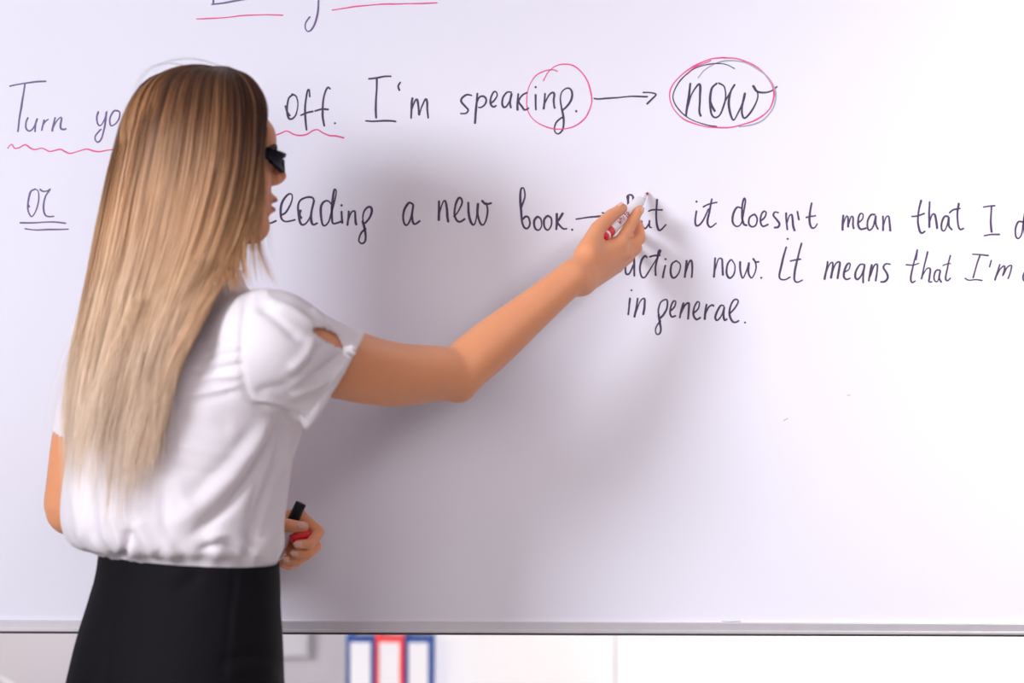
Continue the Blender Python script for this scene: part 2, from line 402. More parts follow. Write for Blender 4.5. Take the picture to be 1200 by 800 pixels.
right1 += T(840, 210, 5.4545, [[(160, 185), (130, 180), (105, 220), (100, 265), (115, 295), (140, 300), (160, 270), (175, 190), (182, 135), (175, 122), (163, 165), (160, 230), (172, 285), (192, 295)],
    [(235, 225), (210, 245), (205, 285), (225, 303), (250, 290), (258, 250), (240, 222)], [(280, 265), (305, 245), (315, 215), (300, 205), (283, 230), (280, 275), (295, 300), (328, 288)],
    [(393, 213), (370, 210), (362, 232), (385, 260), (400, 285), (390, 305), (367, 308)], [(443, 215), (445, 270), (450, 322)], [(447, 290), (460, 240), (478, 225), (485, 260), (488, 300), (497, 330)],
    [(515, 205), (525, 260)], [(607, 150), (595, 210), (593, 270), (605, 308), (625, 308), (642, 285)], [(570, 245), (600, 238), (632, 233)],
    [(808, 230), (805, 280), (803, 325)], [(805, 295), (825, 240), (838, 245), (840, 305)], [(842, 290), (858, 240), (870, 245), (870, 290), (876, 315)],
    [(905, 275), (930, 255), (935, 225), (918, 220), (905, 245), (903, 290), (920, 318), (955, 312)], [(1010, 225), (985, 228), (965, 265), (962, 305), (975, 325), (1000, 300), (1015, 235)], [(1015, 235), (1015, 285), (1030, 318)],
    [(1062, 235), (1062, 280), (1062, 328)], [(1063, 300), (1080, 245), (1098, 238), (1105, 280), (1108, 330)]])
right1 += T(1000, 210, 5.715, [[(455, 140), (437, 210), (433, 290), (445, 350), (462, 360), (480, 348)], [(390, 250), (430, 245), (475, 228)], [(510, 150), (508, 230), (508, 322)], [(510, 290), (525, 240), (545, 235), (555, 280), (560, 330)],
    [(635, 250), (610, 250), (592, 290), (592, 335), (610, 343), (630, 300), (638, 255)], [(638, 255), (640, 310), (660, 338)], [(705, 160), (697, 230), (700, 300), (715, 335), (740, 328)], [(643, 225), (670, 205), (715, 195)],
    [(870, 187), (910, 180), (948, 176)], [(925, 182), (920, 270), (925, 355)], [(875, 377), (920, 370), (980, 370)],
    [(1135, 285), (1105, 285), (1085, 330), (1090, 385), (1110, 393), (1130, 350), (1145, 225), (1143, 300), (1150, 390)]])
write_words(right1, ['But', 'it', "doesn't", 'mean', 'that', 'I', 'd'], M['ink'], 2.1, 'dark')
right2 = T(720, 280, 6.67, [[(150, 130), (155, 200), (155, 290)], [(150, 135), (125, 145), (92, 190), (85, 245), (95, 275), (120, 265), (148, 200)],
    [(255, 145), (240, 130), (212, 165), (200, 230), (210, 290), (235, 300), (265, 260)], [(265, 260), (320, 170), (355, 110), (362, 88), (348, 95), (335, 150), (322, 220), (322, 285)], [(275, 140), (310, 130), (358, 128)],
    [(398, 205), (388, 250), (378, 303)], [(400, 157)], [(485, 170), (450, 195), (438, 250), (450, 295), (475, 300), (505, 260), (515, 200), (485, 168)], [(565, 168), (558, 230), (550, 300)], [(555, 270), (580, 190), (600, 165), (608, 210), (605, 300)]])
right2 += T(720, 220, 4.445, [[(525, 365), (522, 410), (518, 465)], [(520, 440), (540, 375), (560, 370), (562, 410), (565, 455)], [(605, 375), (588, 400), (585, 445), (600, 470), (622, 450), (628, 405), (610, 373)],
    [(655, 385), (655, 430), (668, 470), (685, 440), (700, 390)], [(700, 390), (698, 440), (715, 470), (735, 430), (737, 395), (725, 370)], [(722, 368), (735, 385), (752, 385)], [(765, 468)]])
right2 += T(840, 210, 5.4545, [[(452, 380)], [(443, 432), (420, 520), (400, 610), (410, 638), (440, 640), (468, 625)], [(542, 408), (520, 490), (500, 580), (495, 640), (515, 658), (548, 645)], [(470, 522), (500, 515), (535, 510)],
    [(708, 525), (700, 580), (688, 640)], [(692, 610), (720, 545), (740, 532), (738, 580), (730, 632)], [(733, 610), (760, 540), (785, 530), (780, 580), (772, 635)],
    [(815, 595), (845, 575), (852, 540), (835, 540), (818, 575), (812, 620), (828, 640), (852, 632)], [(945, 545), (915, 545), (890, 585), (885, 625), (900, 640), (925, 610), (945, 550)], [(945, 550), (935, 610), (935, 662)],
    [(990, 545), (980, 600), (970, 650)], [(978, 620), (1005, 555), (1025, 545), (1022, 600), (1015, 650)], [(1108, 542), (1080, 540), (1065, 565), (1085, 600), (1092, 630), (1075, 652), (1048, 655)]])
write_words(right2, ['action', 'now.', 'It', 'means'], M['ink'], 2.1, 'dark')
right3 = T(1000, 210, 5.715, [[(428, 472), (405, 560), (385, 650), (392, 690), (415, 680)], [(352, 572), (400, 575), (438, 563)], [(428, 475), (418, 540)], [(497, 485), (475, 580), (455, 668)], [(465, 640), (490, 600), (515, 600), (510, 650), (505, 685), (525, 685)],
    [(580, 608), (555, 610), (540, 650), (545, 680), (565, 680), (582, 610)], [(582, 612), (575, 660), (590, 690)], [(650, 510), (630, 590), (618, 660), (630, 680), (650, 662)], [(600, 578), (625, 568), (650, 565)],
    [(797, 502), (850, 505), (905, 510)], [(848, 510), (820, 590), (802, 660)], [(747, 662), (775, 675), (820, 672), (862, 678)], [(923, 542), (912, 588)],
    [(980, 570), (965, 620), (948, 675)], [(955, 655), (985, 600), (1012, 580), (1010, 610), (1000, 645)], [(1003, 640), (1030, 590), (1060, 578), (1050, 625), (1035, 665)],
    [(1165, 610), (1145, 625), (1135, 655), (1143, 680), (1165, 675)]])
write_words(right3, ['that', "I'm", 'a'], M['ink'], 1.8, 'dark')
right4 = T(720, 280, 6.67, [[(122, 462), (115, 530), (107, 590)], [(133, 400)], [(183, 462), (170, 540), (157, 610)], [(165, 580), (200, 490), (235, 465), (235, 520), (225, 590)],
    [(350, 600), (342, 560), (360, 500), (390, 475), (412, 480), (410, 540), (385, 590), (355, 620)], [(345, 590), (355, 650), (362, 710), (350, 742), (328, 740), (322, 705), (335, 670), (360, 640)],
    [(440, 560), (470, 530), (480, 490), (462, 485), (443, 520), (435, 575), (450, 608), (478, 600)], [(540, 500), (525, 550), (510, 615)], [(520, 585), (550, 520), (580, 500), (582, 550), (575, 625)],
    [(618, 580), (655, 545), (665, 500), (648, 490), (625, 530), (618, 590), (640, 628), (672, 612)], [(720, 510), (712, 560), (705, 628)], [(710, 590), (735, 535), (765, 515), (775, 525)],
    [(855, 520), (830, 520), (800, 570), (788, 615), (805, 635), (835, 600), (858, 530)], [(858, 530), (852, 590), (862, 635), (880, 625)],
    [(900, 585), (940, 540), (968, 490), (955, 470), (930, 480), (905, 530), (900, 590), (920, 640), (945, 650), (972, 638)], [(1020, 652)]])
write_words(right4, ['in', 'general.'], M['ink'], 2.1, 'dark')
for q in T(0, 0, 1, [[(846, 727.5), (853, 728), (868, 728)], [(918, 493), (923, 490)], [(993, 463), (996, 463)]]):
    ink_mesh('scuff_mark', [q], M['ink_grey'], 0.9, 'faint scuff mark on the panel')

# ------------------------------------------------------------------ things behind the board
def binder(xc, w, m, label):
    y0, z0, h, d = 5.07, 0.394, 0.318, 0.28
    t = thing('binder', label, 'binder', (xc, y0 + d / 2, z0), 'ring binders on the low cabinet')
    bm = bmesh.new()
    bx(bm, xc - w / 2, xc + w / 2, y0, y0 + .004, z0, z0 + h)                    # spine
    bx(bm, xc - w / 2, xc - w / 2 + .0035, y0 + .004, y0 + d, z0, z0 + h)        # covers
    bx(bm, xc + w / 2 - .0035, xc + w / 2, y0 + .004, y0 + d, z0, z0 + h)
    bm_obj('cover', bm, m, t, bevel=.001)
    box('pages', xc - w / 2 + .006, xc + w / 2 - .006, y0 + .03, y0 + d - .02, z0 + .006, z0 + h - .02, M['paper'], t)
    box('spine_label', xc - w / 2 + .009, xc + w / 2 - .009, y0 - .0012, y0 - .0001, z0 + .10, z0 + h - .0135, M['paper'], t)
    lathe('finger_ring', np.array([xc, y0 - .002, z0 + .05]), (0, 1, 0), [(0, .008), (0, .012), (.0019, .012), (.0019, .008)], M['metal'], t, 20)
kbn = 5.07 / F_PX
binder((423.5 - 600) * kbn, 0.0600, M['binder_blue'], 'blue ring binder left of the red one, blank white spine label')
binder((457.5 - 600) * kbn, 0.0600, M['binder_red'], 'red ring binder between the two blue ones')
binder((491.5 - 600) * kbn, 0.0585, M['binder_blue'], 'blue ring binder right of the red one, blank white spine label')
def cabinet(name, label, cat, x0, x1, y0, y1, z1, ndoor, m):
    t = thing(name, label, cat, ((x0 + x1) / 2, (y0 + y1) / 2, 0))
    box('body', x0, x1, y0 + .02, y1, .06, z1, m, t, bevel=.002)
    box('plinth', x0 + .02, x1 - .02, y0 + .05, y1, 0, .06, M['plastic_dark'], t)
    wd = (x1 - x0) / ndoor
    for i in range(ndoor):
        d = box('door', x0 + i * wd + .0005, x0 + (i + 1) * wd - .0005, y0, y0 + .0195, .065, z1 - .003, m, t, bevel=.0015)
        hx = x0 + i * wd + (.04 if i % 2 else wd - .04)
        h = lathe('handle', np.array([hx, y0 - .025, z1 * .55 - .06]), (0, 0, 1), [(0, .004), (.001, .005), (.119, .005), (.12, .004)], M['metal'], d, 12)
    return t
cabinet('low_cabinet', 'low pale cabinet carrying the three ring binders', 'cabinet', -.92, -.18, 5.02, 5.62, .394, 2, M['lowcab'])
kc = 5.12 / F_PX
cabinet('cupboard', 'narrow white cupboard beside the blue binder', 'cupboard', (510 - 600) * kc, (721.7 - 600) * kc, 5.12, 5.62, 1.9, 1, M['cupboard'])
cabinet('cupboard', 'wide bright white cupboard below the right half of the board', 'cupboard', (722.3 - 600) * kc, (1690 - 600) * kc, 5.12, 5.62, 1.9, 2, M['cupboard'])
kp = 5.62 / F_PX
t = thing('notice_panel', "blank pale panel on the back wall beside the woman's skirt", 'panel', ((320 - 600) * kp, 5.635, CAM_Z - 370 * kp))
box('sheet', (250 - 600) * kp, (362 - 600) * kp, 5.615, 5.6285, CAM_Z - 370 * kp, 1.1, M['panel'], t, bevel=.002)
box('rim', (247 - 600) * kp, (367 - 600) * kp, 5.629, 5.65, CAM_Z - 373 * kp, 1.105, M['panel_edge'], t, bevel=.002)

# pale chair whose rounded back just enters at the lower left
def chair():
    D = 4.9
    zt = CAM_Z - 386 * D / F_PX
    x1 = (29 - 600) * D / F_PX
    x0 = x1 - .40
    t = thing('chair', 'white chair with a rounded back at the lower left, behind the board', 'chair', ((x0 + x1) / 2, D + .2, 0))
    n = 24
    def panel(fn, nu, nv, th):
        pass
    bm = bmesh.new()
    rows = []
    for layer in (0, 1):
        g = []
        for i in range(13):
            v = i / 12
            r = []
            for j in range(17):
                u = j / 16 * 2 - 1
                half = .20 * min(1.0, (1 - max(0, (v - .7) / .3) ** 2.2 * .45))
                x = (x0 + x1) / 2 + u * half
                z = .44 + (zt - .44) * v
                y = D + .035 * (1 - u * u) + layer * .012 - .03 * v + .03
                r.append(bm.verts.new((x, y, z)))
            g.append(r)
        rows.append(g)
    for layer in (0, 1):
        g = rows[layer]
        for i in range(12):
            for j in range(16):
                bm.faces.new((g[i][j], g[i][j + 1], g[i + 1][j + 1], g[i + 1][j]))
    a, b = rows
    per = [(0, j) for j in range(17)] + [(i, 16) for i in range(1, 13)] + [(12, j) for j in range(15, -1, -1)] + [(i, 0) for i in range(11, 0, -1)]
    for q in range(len(per)):
        p0, p1 = per[q], per[(q + 1) % len(per)]
        bm.faces.new((a[p0[0]][p0[1]], a[p1[0]][p1[1]], b[p1[0]][p1[1]], b[p0[0]][p0[1]]))
    bm_obj('backrest', bm, M['chairseat'], t, smooth=True)
    box('seat', x0, x1, D + .0, D + .41, .42, .45, M['chairseat'], t, bevel=.012)
    for lx in (x0 + .03, x1 - .03):
        for ly in (D + .05, D + .38):
            lathe('leg', np.array([lx, ly, 0]), (0, 0, 1), [(0, .010), (.42, .012)], M['metal'], t, 14)
chair()

# ------------------------------------------------------------------ distance-field modelling kit for the figure
class Field:
    def __init__(self, xs, ys, zs):
        self.ax = [np.asarray(a, np.float32) for a in (xs, ys, zs)]
        self.D = np.full([len(a) for a in self.ax], 0.5, np.float32)
    def _sl(self, lo, hi):
        s = []
        for a, l, h in zip(self.ax, lo, hi):
            i0 = max(0, np.searchsorted(a, l) - 1); i1 = min(len(a), np.searchsorted(a, h) + 1)
            s.append(slice(i0, max(i1, i0 + 1)))
        return tuple(s)
    def add(self, fn, lo, hi, k):
        lo = np.asarray(lo) - k - .012; hi = np.asarray(hi) + k + .012
        s = self._sl(lo, hi)
        X, Y, Z = np.meshgrid(*[a[q] for a, q in zip(self.ax, s)], indexing='ij')
        if X.size == 0: return
        d1 = fn(X, Y, Z).astype(np.float32); d2 = self.D[s]
        if k <= 0:
            self.D[s] = np.minimum(d1, d2)
        else:
            h = np.clip(.5 + .5 * (d2 - d1) / k, 0, 1)
            self.D[s] = d2 * (1 - h) + d1 * h - k * h * (1 - h)
    def cone(self, a, b, ra, rb, k=.01):
        a = np.asarray(a, float); b = np.asarray(b, float)
        ba = b - a; L = ba @ ba
        def fn(X, Y, Z):
            px, py, pz = X - a[0], Y - a[1], Z - a[2]
            h = np.clip((px * ba[0] + py * ba[1] + pz * ba[2]) / L, 0, 1)
            return np.sqrt((px - ba[0] * h) ** 2 + (py - ba[1] * h) ** 2 + (pz - ba[2] * h) ** 2) - (ra + (rb - ra) * h)
        r = max(ra, rb)
        self.add(fn, np.minimum(a, b) - r, np.maximum(a, b) + r, k)
    def chain(self, pts, rs, k=.01):
        Pm = np.asarray(pts, float)
        def fn(X, Y, Z):
            best = None
            for i in range(len(Pm) - 1):
                a, ba = Pm[i], Pm[i + 1] - Pm[i]
                px, py, pz = X - a[0], Y - a[1], Z - a[2]
                h = np.clip((px * ba[0] + py * ba[1] + pz * ba[2]) / (ba @ ba), 0, 1)
                hs = h * h * (3 - 2 * h) * .35 + h * .65
                d = np.sqrt((px - ba[0] * h) ** 2 + (py - ba[1] * h) ** 2 + (pz - ba[2] * h) ** 2) - (rs[i] + (rs[i + 1] - rs[i]) * hs)
                best = d if best is None else np.minimum(best, d)
            return best
        m = max(rs)
        self.add(fn, Pm.min(0) - m, Pm.max(0) + m, k)
    def ell(self, c, r, R, k=.01):
        """ellipsoid at c, radii r along the rows of R"""
        c = np.asarray(c, float); r = np.asarray(r, float); R = np.asarray(R, float)
        def fn(X, Y, Z):
            p = (X - c[0], Y - c[1], Z - c[2])
            q = [(R[i, 0] * p[0] + R[i, 1] * p[1] + R[i, 2] * p[2]) for i in range(3)]
            k0 = np.sqrt(sum((q[i] / r[i]) ** 2 for i in range(3)))
            k1 = np.sqrt(sum((q[i] / r[i] ** 2) ** 2 for i in range(3))) + 1e-6
            return k0 * (k0 - 1) / k1
        m = max(r)
        self.add(fn, c - m, c + m, k)
    def loft(self, table, origin, R2, k=.02, cap0=True):
        """table rows (z, offset right, offset forward, half width, half depth)"""
        tb = np.asarray(table, float)
        o = np.asarray(origin, float)
        zz = np.linspace(tb[0, 0], tb[-1, 0], 200)
        cr = catmull(tb, 400)
        order = np.argsort(cr[:, 0])
        cr = cr[order]
        cols = [np.interp(zz, cr[:, 0], cr[:, i]) for i in range(1, 5)]
        def fn(X, Y, Z):
            c = [np.interp(Z, zz, q) for q in cols]
            qx = (X - o[0]) * R2[0][0] + (Y - o[1]) * R2[0][1] - c[0]
            qy = (X - o[0]) * R2[1][0] + (Y - o[1]) * R2[1][1] - c[1]
            k0 = np.sqrt((qx / c[2]) ** 2 + (qy / c[3]) ** 2)
            k1 = np.sqrt((qx / c[2] ** 2) ** 2 + (qy / c[3] ** 2) ** 2) + 1e-5
            d = np.where(k0 < .05, -np.minimum(c[2], c[3]), k0 * (k0 - 1) / k1)
            return np.maximum(d, np.maximum(tb[0, 0] - Z, Z - tb[-1, 0]))
        m = max(tb[:, 3].max(), tb[:, 4].max()) + .05
        self.add(fn, (o[0] - m, o[1] - m, tb[0, 0]), (o[0] + m, o[1] + m, tb[-1, 0]), k)
    def sample(self, P):
        idx = []
        P = np.asarray(P)
        inside = np.ones(len(P), bool)
        for i in range(3):
            a = self.ax[i]
            j = np.clip(np.searchsorted(a, P[:, i]), 0, len(a) - 1)
            inside &= (P[:, i] >= a[0]) & (P[:, i] <= a[-1])
            idx.append(j)
        d = self.D[idx[0], idx[1], idx[2]]
        return np.where(inside, d, .5)
    def mesh(self, smooth=2):
        D = self.D; S = D < 0
        nx, ny, nz = D.shape
        cs = np.zeros((nx - 1, ny - 1, nz - 1), np.uint8)
        for i in (0, 1):
            for j in (0, 1):
                for l in (0, 1):
                    cs += S[i:nx - 1 + i, j:ny - 1 + j, l:nz - 1 + l]
        act = (cs > 0) & (cs < 8)
        ci, cj, ck = np.nonzero(act)
        idx = np.full(act.shape, -1, np.int32); idx[ci, cj, ck] = np.arange(len(ci))
        acc = np.zeros((len(ci), 3)); cnt = np.zeros(len(ci))
        ax = self.ax
        corners = [(i, j, l) for i in (0, 1) for j in (0, 1) for l in (0, 1)]
        for c0 in corners:
            for d in range(3):
                if c0[d] == 1: continue
                c1 = list(c0); c1[d] = 1
                a0 = (ci + c0[0], cj + c0[1], ck + c0[2]); a1 = (ci + c1[0], cj + c1[1], ck + c1[2])
                v0 = D[a0]; v1 = D[a1]
                m = (v0 < 0) != (v1 < 0)
                t = np.where(m, v0 / np.where(m, v0 - v1, 1), 0)
                p0 = np.stack([ax[q][a0[q]] for q in range(3)], 1); p1 = np.stack([ax[q][a1[q]] for q in range(3)], 1)
                p = p0 + (p1 - p0) * t[:, None]
                acc += p * m[:, None]; cnt += m
        V = acc / cnt[:, None]
        faces = []
        for d in range(3):
            sl0 = [slice(None)] * 3; sl1 = [slice(None)] * 3
            sl0[d] = slice(0, -1); sl1[d] = slice(1, None)
            A, B = S[tuple(sl0)], S[tuple(sl1)]
            e = np.nonzero(A != B)
            i, j, l = e
            o1, o2 = [(1, 2), (2, 0), (0, 1)][d]
            ok = (e[o1] > 0) & (e[o2] > 0) & (e[o1] < D.shape[o1] - 1) & (e[o2] < D.shape[o2] - 1)
            e = [q[ok] for q in e]
            flip = A[tuple(e)]
            def cell(a, b):
                q = [x.copy() for x in e]
                q[o1] = q[o1] - a; q[o2] = q[o2] - b
                return idx[tuple(q)]
            q = np.stack([cell(1, 1), cell(0, 1), cell(0, 0), cell(1, 0)], 1)
            q = np.where(flip[:, None], q, q[:, ::-1])
            faces.append(q)
        Fq = np.concatenate(faces)
        Fq = Fq[(Fq >= 0).all(1)]
        return relax(V, Fq, smooth), Fq

def relax(V, Fq, n, fac=.5, mask=None):
    E = np.concatenate([Fq[:, [i, (i + 1) % Fq.shape[1]]] for i in range(Fq.shape[1])])
    E = np.concatenate([E, E[:, ::-1]])
    cnt = np.bincount(E[:, 0], minlength=len(V)).astype(float); cnt[cnt == 0] = 1
    V = V.copy()
    for _ in range(n):
        s = np.stack([np.bincount(E[:, 0], weights=V[E[:, 1], k], minlength=len(V)) for k in range(3)], 1) / cnt[:, None]
        f = fac if mask is None else fac * mask[:, None]
        V += (s - V) * f
    return V

def normals(V, Fq):
    a = V[Fq[:, 2]] - V[Fq[:, 0]]; b = V[Fq[:, 3]] - V[Fq[:, 1]]
    n = np.cross(a, b)
    N = np.zeros_like(V)
    for k in range(4):
        for c in range(3):
            N[:, c] += np.bincount(Fq[:, k], weights=n[:, c], minlength=len(V))
    return N / (np.linalg.norm(N, axis=1)[:, None] + 1e-12)

def axis(lo, hi, fine, step):
    pts = [lo]
    while pts[-1] < hi:
        s = step
        for a, b, st in fine:
            if a - .01 <= pts[-1] <= b: s = min(s, st)
        pts.append(pts[-1] + s)
    return pts

def project(V):
    return np.stack([600 + V[:, 0] / V[:, 1] * F_PX, 400 - (V[:, 2] - CAM_Z) / V[:, 1] * F_PX], 1)

def dist_poly(P, line):
    """distance in 2-D from P to a polyline, and how far along (0..1)"""
    best = np.full(len(P), 1e9); al = np.zeros(len(P))
    L = np.asarray(line, float); n = len(L) - 1
    for i in range(n):
        a, b = L[i], L[i + 1]
        ba = b - a
        h = np.clip(((P - a) @ ba) / (ba @ ba), 0, 1)
        d = np.linalg.norm(P - a - h[:, None] * ba, axis=1)
        m = d < best
        best[m] = d[m]; al[m] = (i + h[m]) / n
    return best, al

# ------------------------------------------------------------------ the woman
TH = math.radians(40)
ORG = np.array([-.445, 3.30, 0.0])
RR = np.array([math.cos(TH), -math.sin(TH), 0]); FF = np.array([math.sin(TH), math.cos(TH), 0]); UU = np.array([0, 0, 1.0])
R3 = np.stack([RR, FF, UU]); R2 = (RR[:2], FF[:2])
def B(r, f, u): return ORG + r * RR + f * FF + u * UU
PH = math.radians(71)
HC = np.array([-.4150, 3.30, 1.575])
hR = np.array([math.cos(PH), -math.sin(PH), 0]); hF = np.array([math.sin(PH), math.cos(PH), 0])
HR3 = np.stack([hR, hF, UU])
def H(r, f, u): return HC + r * hR + f * hF + u * UU

woman = thing('person', 'woman with long blond hair, white blouse and black skirt, writing on the whiteboard', 'person', (ORG[0], ORG[1], 0))

fx = axis(-.72, .24, [(.045, .215, .0022), (-.345, -.235, .0022), (-.53, -.28, .003)], .0055)
fy = axis(3.02, 3.70, [(3.46, 3.68, .0024), (3.16, 3.46, .0035)], .0055)
fz = axis(.0, 1.73, [(1.36, 1.50, .0023), (1.005, 1.09, .0023), (1.45, 1.73, .003)], .0065)
body = Field(fx, fy, fz)
# trunk
body.loft([(.80, 0, -.010, .145, .088), (.88, 0, -.012, .150, .092), (.95, 0, -.004, .142, .093), (1.04, 0, .01, .122, .088), (1.12, 0, .01, .125, .09),
           (1.22, 0, .005, .142, .10), (1.30, 0, .0, .150, .092), (1.36, 0, .0, .128, .075), (1.41, 0, .005, .07, .055)], ORG, R2, .03)
for s in (-1, 1):
    body.ell(B(s * .065, -.040, .875), (.066, .066, .075), R3, .03)
    body.ell(B(s * .062, .066, 1.235), (.055, .052, .06), R3, .03)
body.cone(B(.005, .0, 1.36), H(0, -.02, -.06), .054, .052, .03)
# legs down to the floor
LEG = []
for s in (-1, 1):
    hip, knee, ank = B(s * .075, -.005, .82), B(s * .075, .015, .47), B(s * .07, -.02, .115)
    body.chain([hip, knee, ank], [.070, .052, .034], .02)
    body.cone(B(s * .075, -.03, .36), B(s * .072, -.03, .24), .048, .036, .02)
    toe = B(s * .07, .11, .028)
    body.chain([ank, B(s * .07, .02, .06), toe], [.034, .030, .024], .015)
    body.cone(ank + np.array([0, 0, -.02]), B(s * .07, -.04, .085), .028, .024, .015)
    LEG.append((ank, toe))
# head
body.ell(H(0, -.014, .028), (.073, .094, .090), HR3, .012)
body.ell(H(0, .030, -.025), (.060, .056, .080), HR3, .02)
body.ell(H(0, .012, -.055), (.054, .062, .050), HR3, .02)          # jaw
body.cone(H(.034, .022, -.080), H(.0, .061, -.090), .019, .0165, .02)
body.cone(H(-.034, .022, -.080), H(.0, .061, -.090), .019, .0165, .02)
body.ell(H(0, .064, -.088), (.018, .016, .015), HR3, .012)          # chin
body.ell(H(0, .070, .030), (.046, .022, .03), HR3, .015)            # brow
body.cone(H(0, .084, .006), H(0, .1015, -.0175), .008, .0082, .008)   # nose
body.ell(H(0, .090, -.024), (.014, .012, .008), HR3, .006)
for s in (-1, 1):
    body.ell(H(s * .010, .089, -.023), (.007, .009, .007), HR3, .004)
    body.ell(H(s * .038, .052, -.022), (.024, .022, .022), HR3, .015)   # cheekbones
    body.ell(H(s * .074, -.008, -.005), (.006, .016, .026), HR3, .006)  # ears
body.ell(H(0, .083, -.050), (.022, .0125, .006), HR3, .008)         # upper lip
body.ell(H(0, .081, -.0655), (.018, .0115, .006), HR3, .006)        # lower lip
# right arm
SH = W(338, 408, 3.20); EL = W(531, 441, 3.37); WR = W(671, 324, 3.475)
body.chain([B(.09, .0, 1.335), SH], [.055, .054], .03)
um = SH * .45 + EL * .55 + np.array([0, 0, -.0125])
fm = EL * .68 + WR * .32
def limb(pts, rs, n, k):
    q = catmull(np.column_stack([np.array(pts), np.array(rs)]), n)
    body.chain(q[:, :3], list(q[:, 3]), k)
limb([SH, um, EL * .9 + SH * .1, EL + (.004, .002, .001), EL * .9 + WR * .1, fm, EL * .30 + WR * .70, WR], [.052, .0455, .0385, .0365, .0365, .0355, .0285, .0240], 40, .02)
body.cone(EL + np.array([.000, 0, -.004]), W(540, 457, 3.375), .026, .0155, .012)
body.chain([W(670, 321, 3.472), W(680, 332, 3.485)], [.0150, .0180], .012)
# right hand: knuckles, then fingers closed on the marker
K = {'i': W(725, 287, 3.545), 'm': W(731, 295, 3.560), 'r': W(729, 304, 3.580), 'l': W(722, 312, 3.595)}
wr_i, wr_l = W(682, 308, 3.49), W(684, 330, 3.50)
for q, (kk, w0) in enumerate(zip('imrl', (wr_i, wr_i * .66 + wr_l * .34, wr_i * .33 + wr_l * .67, wr_l))):
    body.cone(w0, K[kk], .0165, (.0118, .0118, .0110, .0100)[q], .014)
body.cone(W(690, 298, 3.505), W(718, 297, 3.562), .0185, .0135, .012)
body.chain([K['i'], W(737, 266, 3.578), W(744, 253, 3.590), W(749, 245, 3.604)], [.0108, .0092, .0080, .0070], .006)
body.chain([K['m'], W(749.5, 279, 3.590), W(748, 265, 3.612), W(743, 256, 3.628)], [.0108, .0090, .0080, .0072], .005)
body.chain([K['r'], W(746, 290, 3.618), W(741, 277, 3.636), W(733, 270, 3.640)], [.0102, .0084, .0075, .0068], .004)
body.chain([K['l'], W(737, 302, 3.628), W(734, 291, 3.642), W(727, 284, 3.644)], [.0092, .0075, .0068, .0060], .004)
body.chain([W(688, 294, 3.495), W(700, 268, 3.528), W(716, 252, 3.556), W(729, 243.5, 3.580)], [.0160, .0118, .0098, .0076], .008)
body.cone(W(692, 292, 3.515), W(714, 284, 3.562), .013, .009, .010)
# left arm and hand
SL = W(136, 392, 3.42); EL2 = W(82, 598, 3.455); WL = W(312, 628, 3.515)
body.chain([B(-.09, 0, 1.335), SL], [.055, .052], .03)
limb([SL, SL * .5 + EL2 * .5 + np.array([-.008, 0, 0]), EL2 * .9 + SL * .1 + np.array([-.002, 0, 0]), EL2, EL2 * .9 + WL * .1, EL2 * .65 + WL * .35, EL2 * .25 + WL * .75, WL], [.050, .045, .0385, .036, .036, .036, .0275, .0235], 40, .02)
KL = [W(350, 604, 3.535), W(351, 617, 3.545), W(346, 631, 3.545), W(338, 642, 3.54)]
for q, kk in enumerate(KL):
    body.cone(WL + np.array([0, .004, .012 - .008 * q]), kk, .0155, (.011, .011, .010, .0095)[q], .012)
body.chain([KL[0], W(374, 624, 3.525), W(364, 638, 3.500), W(350, 638.5, 3.486)], [.0098, .0088, .0078, .0070], .004)
body.chain([KL[1], W(371, 641, 3.530), W(361, 650, 3.506), W(346, 649, 3.492)], [.0098, .0086, .0076, .0068], .003)
body.chain([KL[2], W(359, 652, 3.530), W(349, 658, 3.508), W(336, 656, 3.496)], [.0094, .0080, .0072, .0064], .003)
body.chain([KL[3], W(348, 660, 3.530), W(339, 664, 3.512), W(330, 661, 3.502)], [.0084, .0072, .0064, .0056], .003)
body.chain([W(318, 622, 3.505), W(331, 615, 3.488), W(344, 617, 3.479), W(357, 617.5, 3.478)], [.0135, .0105, .0092, .0072], .006)
Vb, Fb = body.mesh(2)
mesh_np('body', Vb, Fb, M['skin'], woman)

def nail(c, along, out, w, l):
    c = np.asarray(c); a = np.asarray(along, float); a /= np.linalg.norm(a)
    n = np.asarray(out, float); n -= a * (n @ a); n /= np.linalg.norm(n)
    s = np.cross(a, n)
    V = []; Fc = []
    for i in range(7):
        t = i / 6 * 2 - 1
        for j in range(7):
            u = j / 6 * 2 - 1
            ww = w * math.sqrt(max(.08, 1 - max(0, t - .2) ** 2 * 1.4 - max(0, -t - .5) ** 2 * 1.5))
            V.append(c + a * l * t + s * ww * u + n * (-.55 * w * u * u - .1 * l * t * t + .0006))
    for i in range(6):
        for j in range(6):
            Fc.append((i * 7 + j, i * 7 + j + 1, i * 7 + j + 8, i * 7 + j + 7))
    o = mesh_np('fingernail', V, Fc, M['nail'], woman)
    sm = o.modifiers.new('thick', 'SOLIDIFY'); sm.thickness = .0006; sm.offset = 0
    return o
cv = np.array([0, -1.0, .15])
nail(W(350, 638.5, 3.486) + np.array([0, -.0068, .001]), (-1, -.2, 0), (0, -1, .25), .0052, .0062)
nail(W(355, 616.5, 3.477) + np.array([0, -.0070, .002]), (1, 0, 0), (0, -1, .35), .0054, .0070)
nail(W(346, 649, 3.492) + np.array([0, -.0066, .001]), (-1, -.2, 0), (0, -1, .2), .0048, .0056)
nail(W(336, 656, 3.496) + np.array([0, -.0062, .001]), (-1, -.2, 0), (0, -1, .2), .0044, .0050)
nail(W(728, 242.5, 3.579) + np.array([-.0040, -.0042, .0052]), W(729, 243.5, 3.58) - W(716, 252, 3.556), (-.55, -.55, .62), .0056, .0070)
